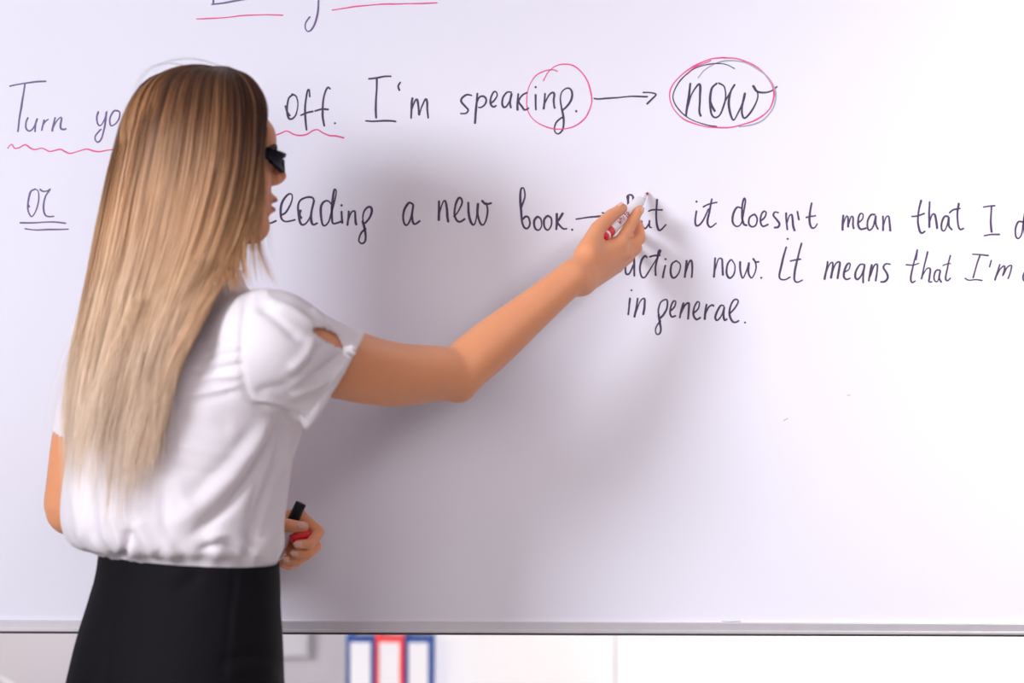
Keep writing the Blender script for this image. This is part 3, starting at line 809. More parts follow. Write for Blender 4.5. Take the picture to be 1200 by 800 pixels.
nail(W(748.5, 246, 3.602) + np.array([.0052, -.0042, .0008]), W(749, 245, 3.604) - W(744, 253, 3.59), (.75, -.6, .25), .0046, .0058)

# eyes, brows, lips
for s in (-1, 1):
    bm = bmesh.new(); bmesh.ops.create_uvsphere(bm, u_segments=20, v_segments=14, radius=.0115)
    for v in bm.verts: v.co += Vector(H(s * .031, .066, .003))
    bm_obj('eye', bm, M['eye'], woman, smooth=True)
    P = np.array([H(s * .013, .0900, .0165), H(s * .025, .0880, .0195), H(s * .038, .0815, .0195), H(s * .049, .0695, .015)])
    Q = catmull(P, 14)
    V = []; Fc = []
    for i, q in enumerate(Q):
        w_ = .0052 * (1 - .65 * i / 13)
        for k in range(8):
            a = k / 8 * 2 * math.pi
            V.append(q + UU * w_ * math.cos(a) + (hF * .0022) * math.sin(a))
    for i in range(13):
        for k in range(8):
            Fc.append((i * 8 + k, i * 8 + (k + 1) % 8, i * 8 + 8 + (k + 1) % 8, i * 8 + 8 + k))
    mesh_np('eyebrow', V, Fc, M['brow'], woman)
lipf = Field(axis(HC[0] + .03, HC[0] + .15, [], .0016), axis(3.24, 3.40, [], .0016), axis(1.49, 1.54, [], .0016))
lipf.ell(H(0, .0845, -.0515), (.0205, .0118, .0050), HR3, 0.003)
lipf.ell(H(0, .0822, -.0648), (.0170, .0116, .0055), HR3, .001)
v_, f_ = lipf.mesh(2)
mesh_np('lips', v_, f_, M['lip'], woman)

# ---- blouse
bl = Field(axis(-.70, -.16, [], .0030), axis(3.06, 3.56, [], .0030), axis(.985, 1.46, [], .0030))
bl.loft([(1.006, 0, .008, .128, .096), (1.036, 0, .006, .136, .107), (1.051, -.012, -.004, .157, .127), (1.075, -.017, -.008, .164, .138), (1.11, -.015, -.008, .166, .142), (1.167, -.010, -.004, .166, .140),
         (1.225, -.004, 0, .166, .136), (1.29, 0, .0, .164, .122), (1.335, 0, .0, .150, .098), (1.375, 0, .003, .118, .082), (1.405, 0, .008, .082, .070), (1.43, 0, .012, .066, .064)], ORG, R2, 0)
for s in (-1, 1):
    bl.ell(B(s * .062, .078, 1.235), (.062, .058, .072), R3, .03)
bl.cone(B(.10, .0, 1.335), W(318, 404, 3.19), .058, .063, .04)
bl.cone(W(316, 405, 3.19), W(440, 455, 3.305), .0665, .0620, .035)
bl.cone(W(322, 428, 3.195), W(410, 482, 3.285), .050, .052, .012)
bl.cone(B(-.10, .0, 1.335), SL, .056, .057, .03)
bl.cone(SL, SL * .35 + EL2 * .65, .057, .053, .025)
Vs, Fs = bl.mesh(3)
P2 = project(Vs); Nn = normals(Vs, Fs)
front = np.clip((-Nn[:, 1] + .15) / .4, 0, 1)
# folds: (points, height, half width in units of the photo)
folds = [
    ([(178, 462), (215, 464), (262, 457), (284, 450)], .0022, 2.5), ([(190, 470), (230, 471), (280, 460)], -.0018, 5),
    ([(222, 436), (255, 433), (284, 428)], -.0028, 3.5), ([(230, 444), (284, 441)], .0020, 3), ([(233, 422), (284, 413)], -.0022, 3.5), ([(236, 408), (280, 400)], -.0015, 4),
    ([(291, 343), (285, 380), (283, 430), (290, 462), (302, 476)], -.0034, 4.5), ([(281, 350), (276, 400), (275, 430)], .0020, 4),
    ([(334, 484), (318, 520), (295, 560), (262, 600), (226, 628)], -.0075, 7), ([(322, 486), (300, 524), (272, 560), (240, 590), (205, 615)], .0048, 10),
    ([(345, 500), (336, 560), (322, 620), (300, 650)], .0050, 6), ([(340, 486), (326, 540), (308, 590), (296, 630)], -.0055, 5),
    ([(350, 488), (344, 560), (338, 640)], -.0040, 4), ([(330, 560), (322, 610), (318, 655)], -.0045, 4),
    ([(305, 560), (296, 600), (292, 640)], -.0030, 5), ([(240, 634), (265, 626), (292, 640), (304, 652)], .0045, 6), ([(236, 645), (262, 640), (284, 652)], -.0045, 4),
    ([(145, 556), (143, 585), (146, 610)], -.0035, 3), ([(130, 600), (140, 630), (150, 652)], .0045, 6), ([(152, 622), (150, 640), (144, 655)], -.0070, 5), ([(160, 610), (170, 632), (186, 650)], .0042, 8),
    ([(100, 555), (106, 590), (108, 640)], -.0035, 7), ([(84, 560), (90, 600), (100, 640)], .0030, 6), ([(120, 560), (122, 610), (128, 645)], .0030, 6),
    ([(190, 575), (196, 620), (215, 650)], -.0030, 8), ([(205, 560), (222, 600)], .002, 10), ([(160, 560), (166, 600)], .002, 6),
    ([(205, 520), (255, 533), (300, 535)], .0016, 6), ([(205, 548), (250, 556), (290, 552)], -.0014, 6),
    ([(312, 352), (345, 366), (372, 386)], .0042, 5), ([(304, 358), (330, 380), (352, 400)], -.0032, 6), ([(300, 366), (318, 360), (330, 356)], -.002, 4),
    ([(358, 394), (366, 404), (352, 424), (338, 436)], .0042, 6), ([(372, 402), (366, 422), (350, 440)], -.0036, 5), ([(400, 414), (380, 432), (362, 442)], -.0036, 3.5), ([(405, 424), (380, 448), (340, 466)], .0030, 6),
    ([(392, 404), (372, 420), (350, 446), (330, 460)], .0020, 5), ([(300, 470), (330, 474), (352, 486)], .0024, 4), ([(298, 462), (320, 455), (345, 455)], -.002, 6),
    ([(300, 474), (328, 480), (356, 494)], -.0055, 3.5), ([(290, 346), (305, 343), (318, 347)], .0025, 5), ([(366, 362), (372, 372), (378, 384)], .0035, 4), ([(378, 378), (388, 384), (398, 392)], .0030, 4),
    ([(205, 480), (240, 500), (275, 500)], -.002, 12), ([(300, 500), (262, 545), (225, 580)], -.0022, 9),
]
disp = np.zeros(len(Vs))
for line, amp, wd in folds:
    L = catmull(np.array(line, float), 14)
    d, al = dist_poly(P2, L)
    disp += 1.15 * amp * np.exp(-(d / wd) ** 2) * np.clip(np.minimum(al, 1 - al) * 5 + .25, 0, 1)
Vn = Vs + Nn * (disp * front)[:, None]
back_w = np.clip((Nn[:, 1]) / .5, 0, 1)
Vn += Nn * (back_w * .004 * np.sin(Vs[:, 0] * 55 + 8 * np.sin(Vs[:, 2] * 9)) * np.clip((1.38 - Vs[:, 2]) / .2, 0, 1))[:, None]
# gathers above the waistband, all round
ang = np.arctan2((Vs - ORG) @ FF, (Vs - ORG) @ RR)
gw = np.exp(-((Vs[:, 2] - 1.052) / .022) ** 2)
Vn += Nn * (gw * .0019 * (np.sin(ang * 13 + .6) + .6 * np.sin(ang * 29 + 2)))[:, None]
# cut: cuffs, neck, hem, slit
nrm_c = np.array([.86, .10, -.50]); nrm_c /= np.linalg.norm(nrm_c)
cutR = (Vn - W(395.5, 444, 3.28)) @ nrm_c
armL = (EL2 - SL) / np.linalg.norm(EL2 - SL)
cutL = (Vn - (SL * .40 + EL2 * .60)) @ armL
armR = (EL - SH) / np.linalg.norm(EL - SH)
tr_f = Field(axis(-.70, -.16, [], .006), axis(3.06, 3.56, [], .006), axis(.985, 1.46, [], .006))
tr_f.loft([(1.006, 0, .008, .128, .096), (1.07, -.017, -.008, .164, .138), (1.11, -.015, -.008, .166, .142), (1.167, -.010, -.004, .166, .140),
           (1.225, -.004, 0, .166, .136), (1.29, 0, .0, .164, .122), (1.335, 0, .0, .150, .098), (1.43, 0, .012, .066, .064)], ORG, R2, 0)
tr_f.ell(B(.062, .078, 1.235), (.062, .058, .072), R3, .03)
onR = (tr_f.sample(Vn) > .016) & ((Vn - SH) @ armR > .03) & (Vn[:, 2] > 1.12)
nearL = np.linalg.norm(Vn - (SL + armL * (((Vn - SL) @ armL)[:, None])), axis=1) < .085
slit = np.array([(369, 388), (380, 392), (392, 398), (402, 407)], float)
ds, als = dist_poly(project(Vn), slit)
inslit = (ds < 5.2 * np.sin(np.clip(als, .02, .98) * np.pi) ** .8) & (Nn[:, 1] < .3) & (Vn[:, 0] > -.32)
# flatten cut rims on their planes for a clean edge
near = np.abs(cutR) < .0026
ok = np.where(near, True, cutR < 0)
Vn = Vn - np.where(near & onR, cutR, 0)[:, None] * nrm_c
rimR = (cutR > -.012) & (cutR <= .003)
Vn = Vn + Nn * np.where((cutR > -.010) & (cutR < -.001) & onR, .0016, 0)[:, None]
keep = (ok | ~onR) & ~((cutL > 0) & nearL) & (Vn[:, 2] < 1.428) & (Vn[:, 2] > 1.012) & ~inslit
Fk = Fs[keep[Fs].all(1)]
used_v = np.unique(Fk); remap = np.full(len(Vn), -1); remap[used_v] = np.arange(len(used_v))
bo = mesh_np('blouse', relax(Vn[used_v], remap[Fk], 1, .35), remap[Fk], M['blouse'], woman)
sm = bo.modifiers.new('cloth_thickness', 'SOLIDIFY'); sm.thickness = .0022; sm.offset = -1
# tie that closes the slit at the cuff
tf = Field(axis(-.26, -.20, [], .0012), axis(3.18, 3.30, [], .0012), axis(1.29, 1.36, [], .0012))
def on_blouse(px, py, lift=0.0):
    q = project(Vn); d = np.linalg.norm(q - (px, py), axis=1) + np.where(Nn[:, 1] < -.05, 0, 100)
    i = np.argmin(d); D = Vn[i, 1]
    return W(px, py, D) + Nn[i] * lift
c0 = on_blouse(404, 410, .003)
tf.ell(c0, (.0055, .0045, .0045), np.eye(3), 0)
tf.chain([c0, c0 + (.007, -.003, .002), c0 + (.013, -.002, .001)], [.0025, .0035, .002], .003)
tf.chain([c0, c0 + (-.001, -.004, -.006), c0 + (.004, -.004, -.011)], [.0025, .003, .002], .003)
tf.chain([c0, c0 + (.006, -.004, -.003), c0 + (.012, -.004, -.007)], [.0022, .0025, .0015], .003)
v_, f_ = tf.mesh(1)
mesh_np('sleeve_tie', v_, f_, M['blouse'], woman)

# ---- skirt
def skirt():
    rows = [(1.036, 0, .006, .138, .108), (1.005, 0, .004, .141, .111), (.97, 0, -.002, .147, .115), (.93, 0, -.008, .155, .121), (.885, 0, -.014, .162, .126), (.84, 0, -.018, .168, .130),
            (.76, 0, -.016, .170, .130), (.66, 0, -.010, .166, .126), (.55, 0, 0, .160, .120), (.50, 0, 0, .158, .118)]
    tb = catmull(np.array(rows), 90)
    n = 160
    a = np.linspace(0, 2 * np.pi, n, endpoint=False)
    V = []
    for i, (z, r, f, w, d) in enumerate(tb):
        up = math.exp(-max(0, i) / 14)
        for t in a:
            ct, st = math.cos(t), math.sin(t)
            bump = .010 * max(0, -st) ** 2 * math.exp(-((z - .88) / .07) ** 2) * (abs(ct) ** .5)
            x = r + (w + bump * .3) * ct; y = f + (d + bump) * st
            p = B(x, y, z)
            # the waistline dips towards the front right, as worn
            lat = (p[0] + .445) / .125
            p[2] += up * (-.0055 * lat - .002)
            V.append(p)
    V = np.array(V); q = project(V)
    Fc = []
    for i in range(len(tb) - 1):
        for j in range(n):
            k = (j + 1) % n
            Fc.append((i * n + j, (i + 1) * n + j, (i + 1) * n + k, i * n + k))
    Fc = np.array(Fc)
    N = normals(V, Fc)
    if ((V - V.mean(0)) * N).sum() < 0: Fc = Fc[:, ::-1]; N = -N
    fr = np.clip((-N[:, 1] + .1) / .4, 0, 1)
    ds = np.zeros(len(V))
    for line, amp, wd in [([(277, 668), (271, 720), (263, 800)], -.0022, 2.2), ([(284, 668), (278, 720), (271, 800)], .0012, 3), ([(236, 668), (220, 688), (200, 700)], -.003, 7), ([(215, 668), (190, 680)], .002, 8),
                          ([(262, 775), (300, 768), (326, 772)], -.0035, 5), ([(266, 788), (305, 783), (326, 788)], .003, 5), ([(140, 680), (128, 720), (112, 770)], -.002, 8), ([(240, 730), (262, 722)], -.0015, 8)]:
        L = catmull(np.array(line, float), 12)
        d, al = dist_poly(q, L)
        ds += amp * np.exp(-(d / wd) ** 2) * np.clip(np.minimum(al, 1 - al) * 5 + .3, 0, 1)
    V = V + N * (ds * fr)[:, None]
    o = mesh_np('skirt', V, Fc, M['skirt'], woman)
    s = o.modifiers.new('cloth_thickness', 'SOLIDIFY'); s.thickness = .002; s.offset = -1
skirt()

# ---- shoes
for ank, toe in LEG:
    sf = Field(axis(ank[0] - .12, ank[0] + .20, [], .003), axis(ank[1] - .12, ank[1] + .20, [], .003), axis(-.005, .14, [], .003))
    fwd = FF
    heel = np.array([ank[0], ank[1], 0]) - fwd * .035
    sf.chain([heel + UU * .075, heel + fwd * .06 + UU * .055, toe + UU * .0, toe + fwd * .035 - UU * .008], [.032, .034, .033, .016], .02)
    sf.cone(heel + UU * .06, heel + UU * .008, .015, .008, .01)
    Vq, Fq = sf.mesh(2)
    Vq[:, 2] = np.maximum(Vq[:, 2], 0)
    # open top
    c = Vq[Fq].mean(1)
    dd = np.linalg.norm(c[:, :2] - (ank[:2] + fwd[:2] * .025), axis=1)
    Fq = Fq[~((c[:, 2] > .080) & (dd < .06))]
    o = mesh_np('shoe', Vq, Fq, M['shoe'], woman)
    s = o.modifiers.new('leather', 'SOLIDIFY'); s.thickness = .002; s.offset = 1

# ---- sunglasses
gl = None
def glasses():
    global gl
    V = []; Fc = []
    # front: wraps from temple to temple; outline tall at the middle of each eye, flicked up outside
    us = np.linspace(-1, 1, 61)
    def curve(u):
        r = .068 * u
        f = .0985 - .036 * abs(u) ** 2.2
        return r, f
    top = lambda u: .0108 + .0035 * max(0, abs(u) - .55) / .45 - .004 * math.exp(-(u / .12) ** 2)
    bot = lambda u: -.0155 * (math.sin(min(1, max(0, (abs(u) - .13) / .87)) ** .62 * math.pi) ** .75) if abs(u) > .13 else .004
    for layer in (0, 1):
        for u in us:
            r, f = curve(u)
            lo = bot(u)
            if abs(u) > .9: lo = min(lo, top(u) - .008); lo = max(lo, -.001)
            for k in range(7):
                t = k / 6
                rim = .0014 * (abs(t - .5) * 2) ** 4
                V.append(H(r, f + layer * .003 + (rim if layer else -rim) + .002 * t + .0038 * (2 * t - 1) ** 2 - .002, lo + (top(u) - lo) * t))
    n = len(us) * 7
    for i in range(60):
        for k in range(6):
            a = i * 7 + k
            Fc.append((a, a + 1, a + 8, a + 7)); Fc.append((n + a, n + a + 7, n + a + 8, n + a + 1))
        Fc.append((i * 7, i * 7 + 7, n + i * 7 + 7, n + i * 7)); Fc.append((i * 7 + 6, n + i * 7 + 6, n + i * 7 + 13, i * 7 + 13))
    for e in (0, 60):
        for k in range(6):
            a = e * 7 + k
            Fc.append((a, a + 1, n + a + 1, n + a))
    gl = mesh_np('sunglasses', V, Fc, M['glasses'], woman)
    for s in (-1, 1):
        P = catmull(np.array([H(s * .0675, .0640, .0065), H(s * .073, .050, .0075), H(s * .077, .01, .008), H(s * .079, -.02, .006), H(s * .078, -.035, -.012)]), 20)
        V = []; Fc = []
        for i, p in enumerate(P):
            hh = .0058 - .003 * min(1, i / 9)
            for a in (0, 1, 2, 3, 4, 5, 6, 7):
                V.append(p + UU * hh * math.cos(a * math.pi / 4) + hR * .0019 * math.sin(a * math.pi / 4))
        for i in range(19):
            for k in range(8):
                Fc.append((i * 8 + k, i * 8 + (k + 1) % 8, i * 8 + 8 + (k + 1) % 8, i * 8 + 8 + k))
        o = mesh_np('temple', V, Fc, M['glasses'], woman)
        o.parent = gl; o.matrix_parent_inverse = gl.matrix_basis.inverted() @ Matrix.Translation(-woman.location) if False else Matrix.Identity(4)
glasses()

# ---- hair
def hair_material():
    m, nt, b = new_mat('hair')
    at = nt.nodes.new('ShaderNodeAttribute'); at.attribute_name = 'along'
    rn = nt.nodes.new('ShaderNodeAttribute'); rn.attribute_name = 'strand'
    ad = nt.nodes.new('ShaderNodeMath'); ad.operation = 'MULTIPLY_ADD'
    ad.inputs[1].default_value = .22; 
    nt.links.new(rn.outputs['Fac'], ad.inputs[0]); nt.links.new(at.outputs['Fac'], ad.inputs[2])
    rp = nt.nodes.new('ShaderNodeValToRGB')
    nt.links.new(ad.outputs[0], rp.inputs[0])
    els = rp.color_ramp.elements
    els[0].position = .08; els[0].color = (.075, .030, .016, 1)
    els[1].position = 1.0; els[1].color = (.99, .79, .60, 1)
    for p, c in ((.17, (.15, .060, .028, 1)), (.28, (.46, .22, .092, 1)), (.42, (.88, .51, .255, 1)), (.66, (.98, .70, .45, 1))):
        e = els.new(p); e.color = c
    hs = nt.nodes.new('ShaderNodeHueSaturation')
    mr = nt.nodes.new('ShaderNodeMapRange'); mr.inputs['To Min'].default_value = .62; mr.inputs['To Max'].default_value = 1.03
    nt.links.new(rn.outputs['Fac'], mr.inputs['Value']); nt.links.new(mr.outputs[0], hs.inputs['Value'])
    nt.links.new(rp.outputs[0], hs.inputs['Color'])
    nt.links.new(hs.outputs[0], b.inputs['Base Color'])
    b.inputs['Roughness'].default_value = .42
    b.inputs['Specular IOR Level'].default_value = .45
    tr = nt.nodes.new('ShaderNodeBsdfTranslucent')
    nt.links.new(hs.outputs[0], tr.inputs['Color'])
    mx = nt.nodes.new('ShaderNodeMixShader'); mx.inputs[0].default_value = .15
    out = nt.nodes['Material Output']
    nt.links.new(b.outputs[0], mx.inputs[1]); nt.links.new(tr.outputs[0], mx.inputs[2]); nt.links.new(mx.outputs[0], out.inputs['Surface'])
    return m
M['hair'] = hair_material()

guides = [
    [(270, 81, 3.27), (292, 90, 3.245), (308, 112, 3.235), (312, 133, 3.23), (307, 160, 3.222), (304, 200, 3.215), (298, 245, 3.21), (286, 283, 3.20), (270, 316, 3.18), (250, 344, 3.15), (224, 392, 3.12), (205, 432, 3.13), (192, 475, 3.13), (182, 520, 3.13)],
    [(268, 80, 3.27), (284, 93, 3.235), (294, 120, 3.215), (295, 160, 3.20), (290, 210, 3.195), (276, 265, 3.185), (257, 312, 3.165), (236, 350, 3.14), (212, 400, 3.13), (193, 450, 3.125), (181, 500, 3.125), (171, 545, 3.125)],
    [(266, 79, 3.27), (266, 95, 3.225), (267, 130, 3.20), (263, 190, 3.185), (249, 255, 3.175), (229, 315, 3.155), (208, 370, 3.13), (187, 425, 3.13), (172, 480, 3.125), (160, 530, 3.125), (152, 572, 3.125)],
    [(258, 79, 3.28), (238, 88, 3.225), (230, 135, 3.19), (222, 200, 3.178), (205, 280, 3.175), (184, 350, 3.15), (163, 420, 3.12), (147, 490, 3.13), (137, 545, 3.13), (132, 592, 3.13)],
    [(250, 79, 3.29), (210, 86, 3.24), (193, 130, 3.20), (180, 200, 3.188), (162, 280, 3.18), (144, 350, 3.17), (126, 420, 3.15), (113, 490, 3.14), (107, 545, 3.14), (104, 588, 3.14)],
    [(245, 80, 3.30), (190, 88, 3.27), (163, 130, 3.235), (148, 195, 3.218), (133, 275, 3.21), (114, 355, 3.21), (98, 430, 3.19), (87, 495, 3.18), (83, 560, 3.18)],
    [(243, 80, 3.31), (178, 90, 3.305), (147, 124, 3.295), (129, 180, 3.28), (112, 258, 3.27), (98, 335, 3.27), (83, 405, 3.255), (73, 465, 3.245), (70, 520, 3.24), (74, 560, 3.24)],
    [(250, 80, 3.33), (190, 94, 3.365), (163, 140, 3.375), (144, 200, 3.37), (123, 280, 3.355), (106, 350, 3.34), (90, 420, 3.325), (80, 480, 3.31), (78, 540, 3.30)],
    [(262, 80, 3.33), (245, 95, 3.38), (232, 140, 3.39), (215, 200, 3.395), (185, 280, 3.38), (155, 350, 3.36), (125, 420, 3.34), (105, 480, 3.32), (98, 540, 3.31)],
    [(270, 81, 3.33), (292, 92, 3.36), (305, 125, 3.378), (300, 170, 3.385), (290, 220, 3.385), (265, 275, 3.38), (225, 330, 3.375), (180, 390, 3.36), (140, 450, 3.34), (118, 520, 3.33)],
]
NG = 40
G = np.stack([catmull(np.array([W(*p) for p in g]), NG) for g in guides])        # guide, step, xyz
# denser set of guides, smooth across
gi = np.linspace(0, len(guides) - 1, 181)
GS = np.stack([catmull(G[:, k, :], 181) if False else np.stack([np.interp(gi, np.arange(len(guides)), G[:, k, c]) for c in range(3)], 1) for k in range(NG)], 1)
for _ in range(10):
    GS[1:-1] = GS[1:-1] * .5 + .25 * (GS[:-2] + GS[2:])
axis_c = np.stack([np.interp(GS[..., 2], [.9, 1.35, 1.5, 1.7], [-.47, -.455, -.43, HC[0] - .01]), np.full(GS.shape[:2], 3.30)], -1)
def strands(N):
    s = rng.uniform(0, 1, N)
    s = np.where(rng.uniform(0, 1, N) < .12, s * .06, s)
    layer = rng.uniform(0, 1, N) ** 1.3                 # 0 outermost
    x = s * 180
    i0 = np.clip(x.astype(int), 0, 179); fr = (x - i0)[:, None, None]
    P = GS[i0] * (1 - fr) + GS[i0 + 1] * fr
    A = axis_c[i0]
    t = np.linspace(0, 1, NG)
    # locks: neighbouring strands share a drift
    nl = 150
    lk = np.clip((s * nl + rng.normal(0, .22, N)).astype(int), 0, nl)
    lock_in = rng.uniform(-.5, 1, nl + 1); lock_ph = rng.uniform(0, 6.28, nl + 1); lock_shade = rng.uniform(0, 1, nl + 1); lock_len = rng.uniform(.88, 1.04, nl + 1)
    # pull to the lock's middle towards the tips
    cx = (lk + .5) / nl
    sx = np.clip((s[:, None] + (cx - s)[:, None] * .55 * t[None] ** .8) * 180, 0, 179.99)
    j0 = sx.astype(int); f2 = (sx - j0)[..., None]
    kk = np.arange(NG)[None].repeat(N, 0)
    P = GS[j0, kk] * (1 - f2) + GS[np.minimum(j0 + 1, 180), kk] * f2
    out = P[..., :2] - A
    out /= np.linalg.norm(out, axis=2)[..., None] + 1e-9
    depth = (layer * .014)[:, None] * np.clip(t * 2.2, .2, 1)[None] + (lock_in[lk] * .0038)[:, None] * np.clip(t * 3, 0, 1)[None]
    wob = .0022 * np.sin(t[None] * 7 + lock_ph[lk][:, None]) * t[None]
    P[..., :2] -= out * (depth + wob)[..., None]
    side = np.stack([-out[..., 1], out[..., 0]], -1)
    P[..., :2] += side * ((rng.normal(0, .0020, N)[:, None] + .0030 * np.sin(t[None] * 5 + lock_ph[lk][:, None] * 2)) * np.clip(t * 2.5, 0, 1)[None])[..., None]
    P += (rng.normal(0, .0012, (N, 1, 3)) * np.clip(t * 4, .2, 1)[None, :, None])
    P += rng.normal(0, .0045, (N, 1, 3)) * (t[None, :, None] ** 3)
    ln = np.clip(lock_len[lk] * rng.uniform(.72, 1.04, N), .6, 1.05)
    # shorten: resample along t
    tt = t[None] * ln[:, None] * (NG - 1)
    a0 = np.clip(tt.astype(int), 0, NG - 2); ff = (tt - a0)[..., None]
    ii = np.arange(N)[:, None].repeat(NG, 1)
    P = P[ii, a0] * (1 - ff) + P[ii, a0 + 1] * ff
    shade = np.clip(.55 * lock_shade[lk] + .45 * rng.uniform(0, 1, N) - .18 * layer, 0, 1)
    return P, shade, np.clip(1 - s / .30, 0, 1)

def wisps():
    src = [([(309, 150, 3.222), (305, 195, 3.212), (302, 240, 3.206), (296, 283, 3.20), (292, 296, 3.195)], 150, .0030),
           ([(306, 150, 3.218), (300, 200, 3.205), (294, 240, 3.20), (284, 275, 3.195), (274, 300, 3.18)], 150, .0036),
           ([(302, 190, 3.212), (300, 240, 3.206), (303, 285, 3.20), (314, 318, 3.19), (331, 346, 3.18)], 26, .0028),
           ([(300, 200, 3.21), (297, 250, 3.205), (297, 290, 3.19), (299, 318, 3.18), (301, 338, 3.17)], 20, .0022),
           ([(296, 220, 3.205), (288, 270, 3.198), (284, 300, 3.18), (286, 322, 3.17), (290, 340, 3.16)], 60, .0036),
           ([(290, 230, 3.20), (277, 280, 3.19), (272, 310, 3.17), (273, 330, 3.16), (277, 345, 3.15)], 150, .0042),
           ([(306, 160, 3.22), (308, 220, 3.21), (313, 270, 3.20), (317, 300, 3.20), (323, 330, 3.20)], 5, .0025),
           ([(230, 82, 3.30), (195, 76, 3.30), (170, 84, 3.30), (155, 110, 3.30), (142, 150, 3.29)], 6, .0035),
           ([(262, 80, 3.29), (225, 70, 3.30), (190, 74, 3.30), (165, 95, 3.30)], 5, .003),
           ([(230, 300, 3.14), (200, 370, 3.13), (184, 440, 3.125), (176, 520, 3.125), (160, 600, 3.125)], 40, .012),
           ([(120, 330, 3.25), (92, 400, 3.22), (74, 470, 3.2), (64, 540, 3.2)], 30, .009),
           ([(160, 350, 3.14), (125, 450, 3.12), (105, 530, 3.12), (100, 610, 3.12)], 50, .016)]
    Ps = []; sh = []
    for pts, n, sp in src:
        Q = catmull(np.array([W(*p) for p in pts]), NG)
        for _ in range(n):
            off = rng.normal(0, sp, 3) * (1, .6, .3); dr = rng.normal(0, sp * .9, 3)
            t = np.linspace(0, rng.uniform(.82, 1), NG) * (NG - 1)
            a = np.clip(t.astype(int), 0, NG - 2); f = (t - a)[:, None]
            q = Q[a] * (1 - f) + Q[a + 1] * f
            u = np.linspace(0, 1, NG)[:, None]
            Ps.append(q + off * np.clip(u * 2, .5, 1) + dr * u ** 2); sh.append(rng.uniform(.1, .8))
    return np.array(Ps), np.array(sh)

def off_skull(P, k):
    """lift points of the upper head clear of the skull"""
    c = H(0, -.014, .028)
    q = (P - c) @ HR3.T
    e = np.sqrt((q[..., 0] / .074) ** 2 + (q[..., 1] / .096) ** 2 + (q[..., 2] / .092) ** 2)
    f = np.where((e < k) & (q[..., 2] > -.10), k / np.maximum(e, .3), 1.0)
    w = np.clip((q[..., 2] + .10) / .05, 0, 1)
    f = 1 + (f - 1) * w
    return c + (P - c) * f[..., None]

def push_out(P, margin=.005):
    flat = P.reshape(-1, 3).copy()
    for _ in range(26):
        d = bl.sample(flat)
        b = d < margin
        if not b.any(): break
        flat[b, 1] -= .006
    Q = flat.reshape(P.shape)
    # even out what the push did along each strand
    dy = Q[..., 1] - P[..., 1]
    for _ in range(3):
        dy[:, 1:-1] = np.minimum(dy[:, 1:-1], .25 * dy[:, :-2] + .5 * dy[:, 1:-1] + .25 * dy[:, 2:])
    Q = P.copy(); Q[..., 1] += dy
    return Q

P, shade, fdark = strands(9500)
Pw, shw = wisps()
P = np.concatenate([P, Pw]); shade = np.concatenate([shade, shw]); fdark = np.concatenate([fdark, np.where(np.arange(len(shw)) < 566, .9, .3)])
P = off_skull(P, 1.075 + .05 * shade[:, None])
back = P[..., 1] < 3.36
P = np.where(back[..., None], push_out(P), P)
Nst = len(P)
tg = np.gradient(P, axis=1); tg /= np.linalg.norm(tg, axis=2)[..., None] + 1e-9
ax_p = np.stack([np.interp(P[..., 2], [.9, 1.35, 1.5, 1.7], [-.47, -.455, -.43, HC[0] - .01]), np.full(P.shape[:2], 3.30), P[..., 2] - np.clip((P[..., 2] - 1.58), 0, .2)], -1)
ref = P - ax_p; ref /= np.linalg.norm(ref, axis=2)[..., None] + 1e-9
u_ = np.cross(tg, ref); u_ /= np.linalg.norm(u_, axis=2)[..., None] + 1e-9
v_ = np.cross(u_, tg)
v_ = v_ * np.sign((v_ * ref).sum(2))[..., None]
roll = rng.normal(0, .35, (Nst, 1, 1))
u_, v_ = u_ * np.cos(roll) + v_ * np.sin(roll), v_ * np.cos(roll) - u_ * np.sin(roll)
t = np.linspace(0, 1, NG)
rad = (.00037 * np.clip(1.15 - t ** 4, .15, 1))[None, :, None] * rng.uniform(.7, 1.2, (Nst, 1, 1)) * np.where(np.arange(Nst) < len(P) - len(Pw) + 556, .95, .5)[:, None, None]
ringv = [P - rad * 1.15 * u_, P + rad * .5 * v_, P + rad * 1.15 * u_]     # slightly curved flat strands
VV = np.stack(ringv, 2).reshape(-1, 3)
base = (np.arange(Nst)[:, None] * NG + np.arange(NG - 1)[None]).ravel() * 3
FFc = np.concatenate([np.stack([base + k, base + (k + 1) % 3, base + 3 + (k + 1) % 3, base + 3 + k], 1) for k in range(2)])
zz = P[..., 2]
along = np.clip((1.70 - zz) / (1.70 - 1.10) - .15 * fdark[:, None], 0, 1)     # face-framing locks darker: browner hair, with some shade put into the colour
al_v = np.repeat(along.ravel(), 3); st_v = np.repeat(np.repeat(shade, NG), 3)
# under-layer that closes the head of hair
SH_G = GS.copy()
o_ = SH_G[..., :2] - axis_c; o_ /= np.linalg.norm(o_, axis=2)[..., None] + 1e-9
SH_G[..., :2] -= o_ * (.012 * np.clip(np.linspace(0, 1, NG) * 6, .15, 1))[None, :, None]
SH_G = SH_G[::3]
SH_G = off_skull(SH_G[:, :33], 1.05)
SH_G = np.where((SH_G[..., 1] < 3.36)[..., None], push_out(SH_G, .003), SH_G)
ng, nk = SH_G.shape[:2]
b0 = len(VV)
VV = np.concatenate([VV, SH_G.reshape(-1, 3)])
ij = (np.arange(ng - 1)[:, None] * nk + np.arange(nk - 1)[None]).ravel() + b0
FFc = np.concatenate([FFc, np.stack([ij, ij + 1, ij + nk + 1, ij + nk], 1)])
al_v = np.concatenate([al_v, np.clip((1.70 - SH_G[..., 2]) / .6, 0, 1).ravel()]); st_v = np.concatenate([st_v, np.full(ng * nk, .12)])
ho = mesh_np('hair', VV, FFc, M['hair'], woman)
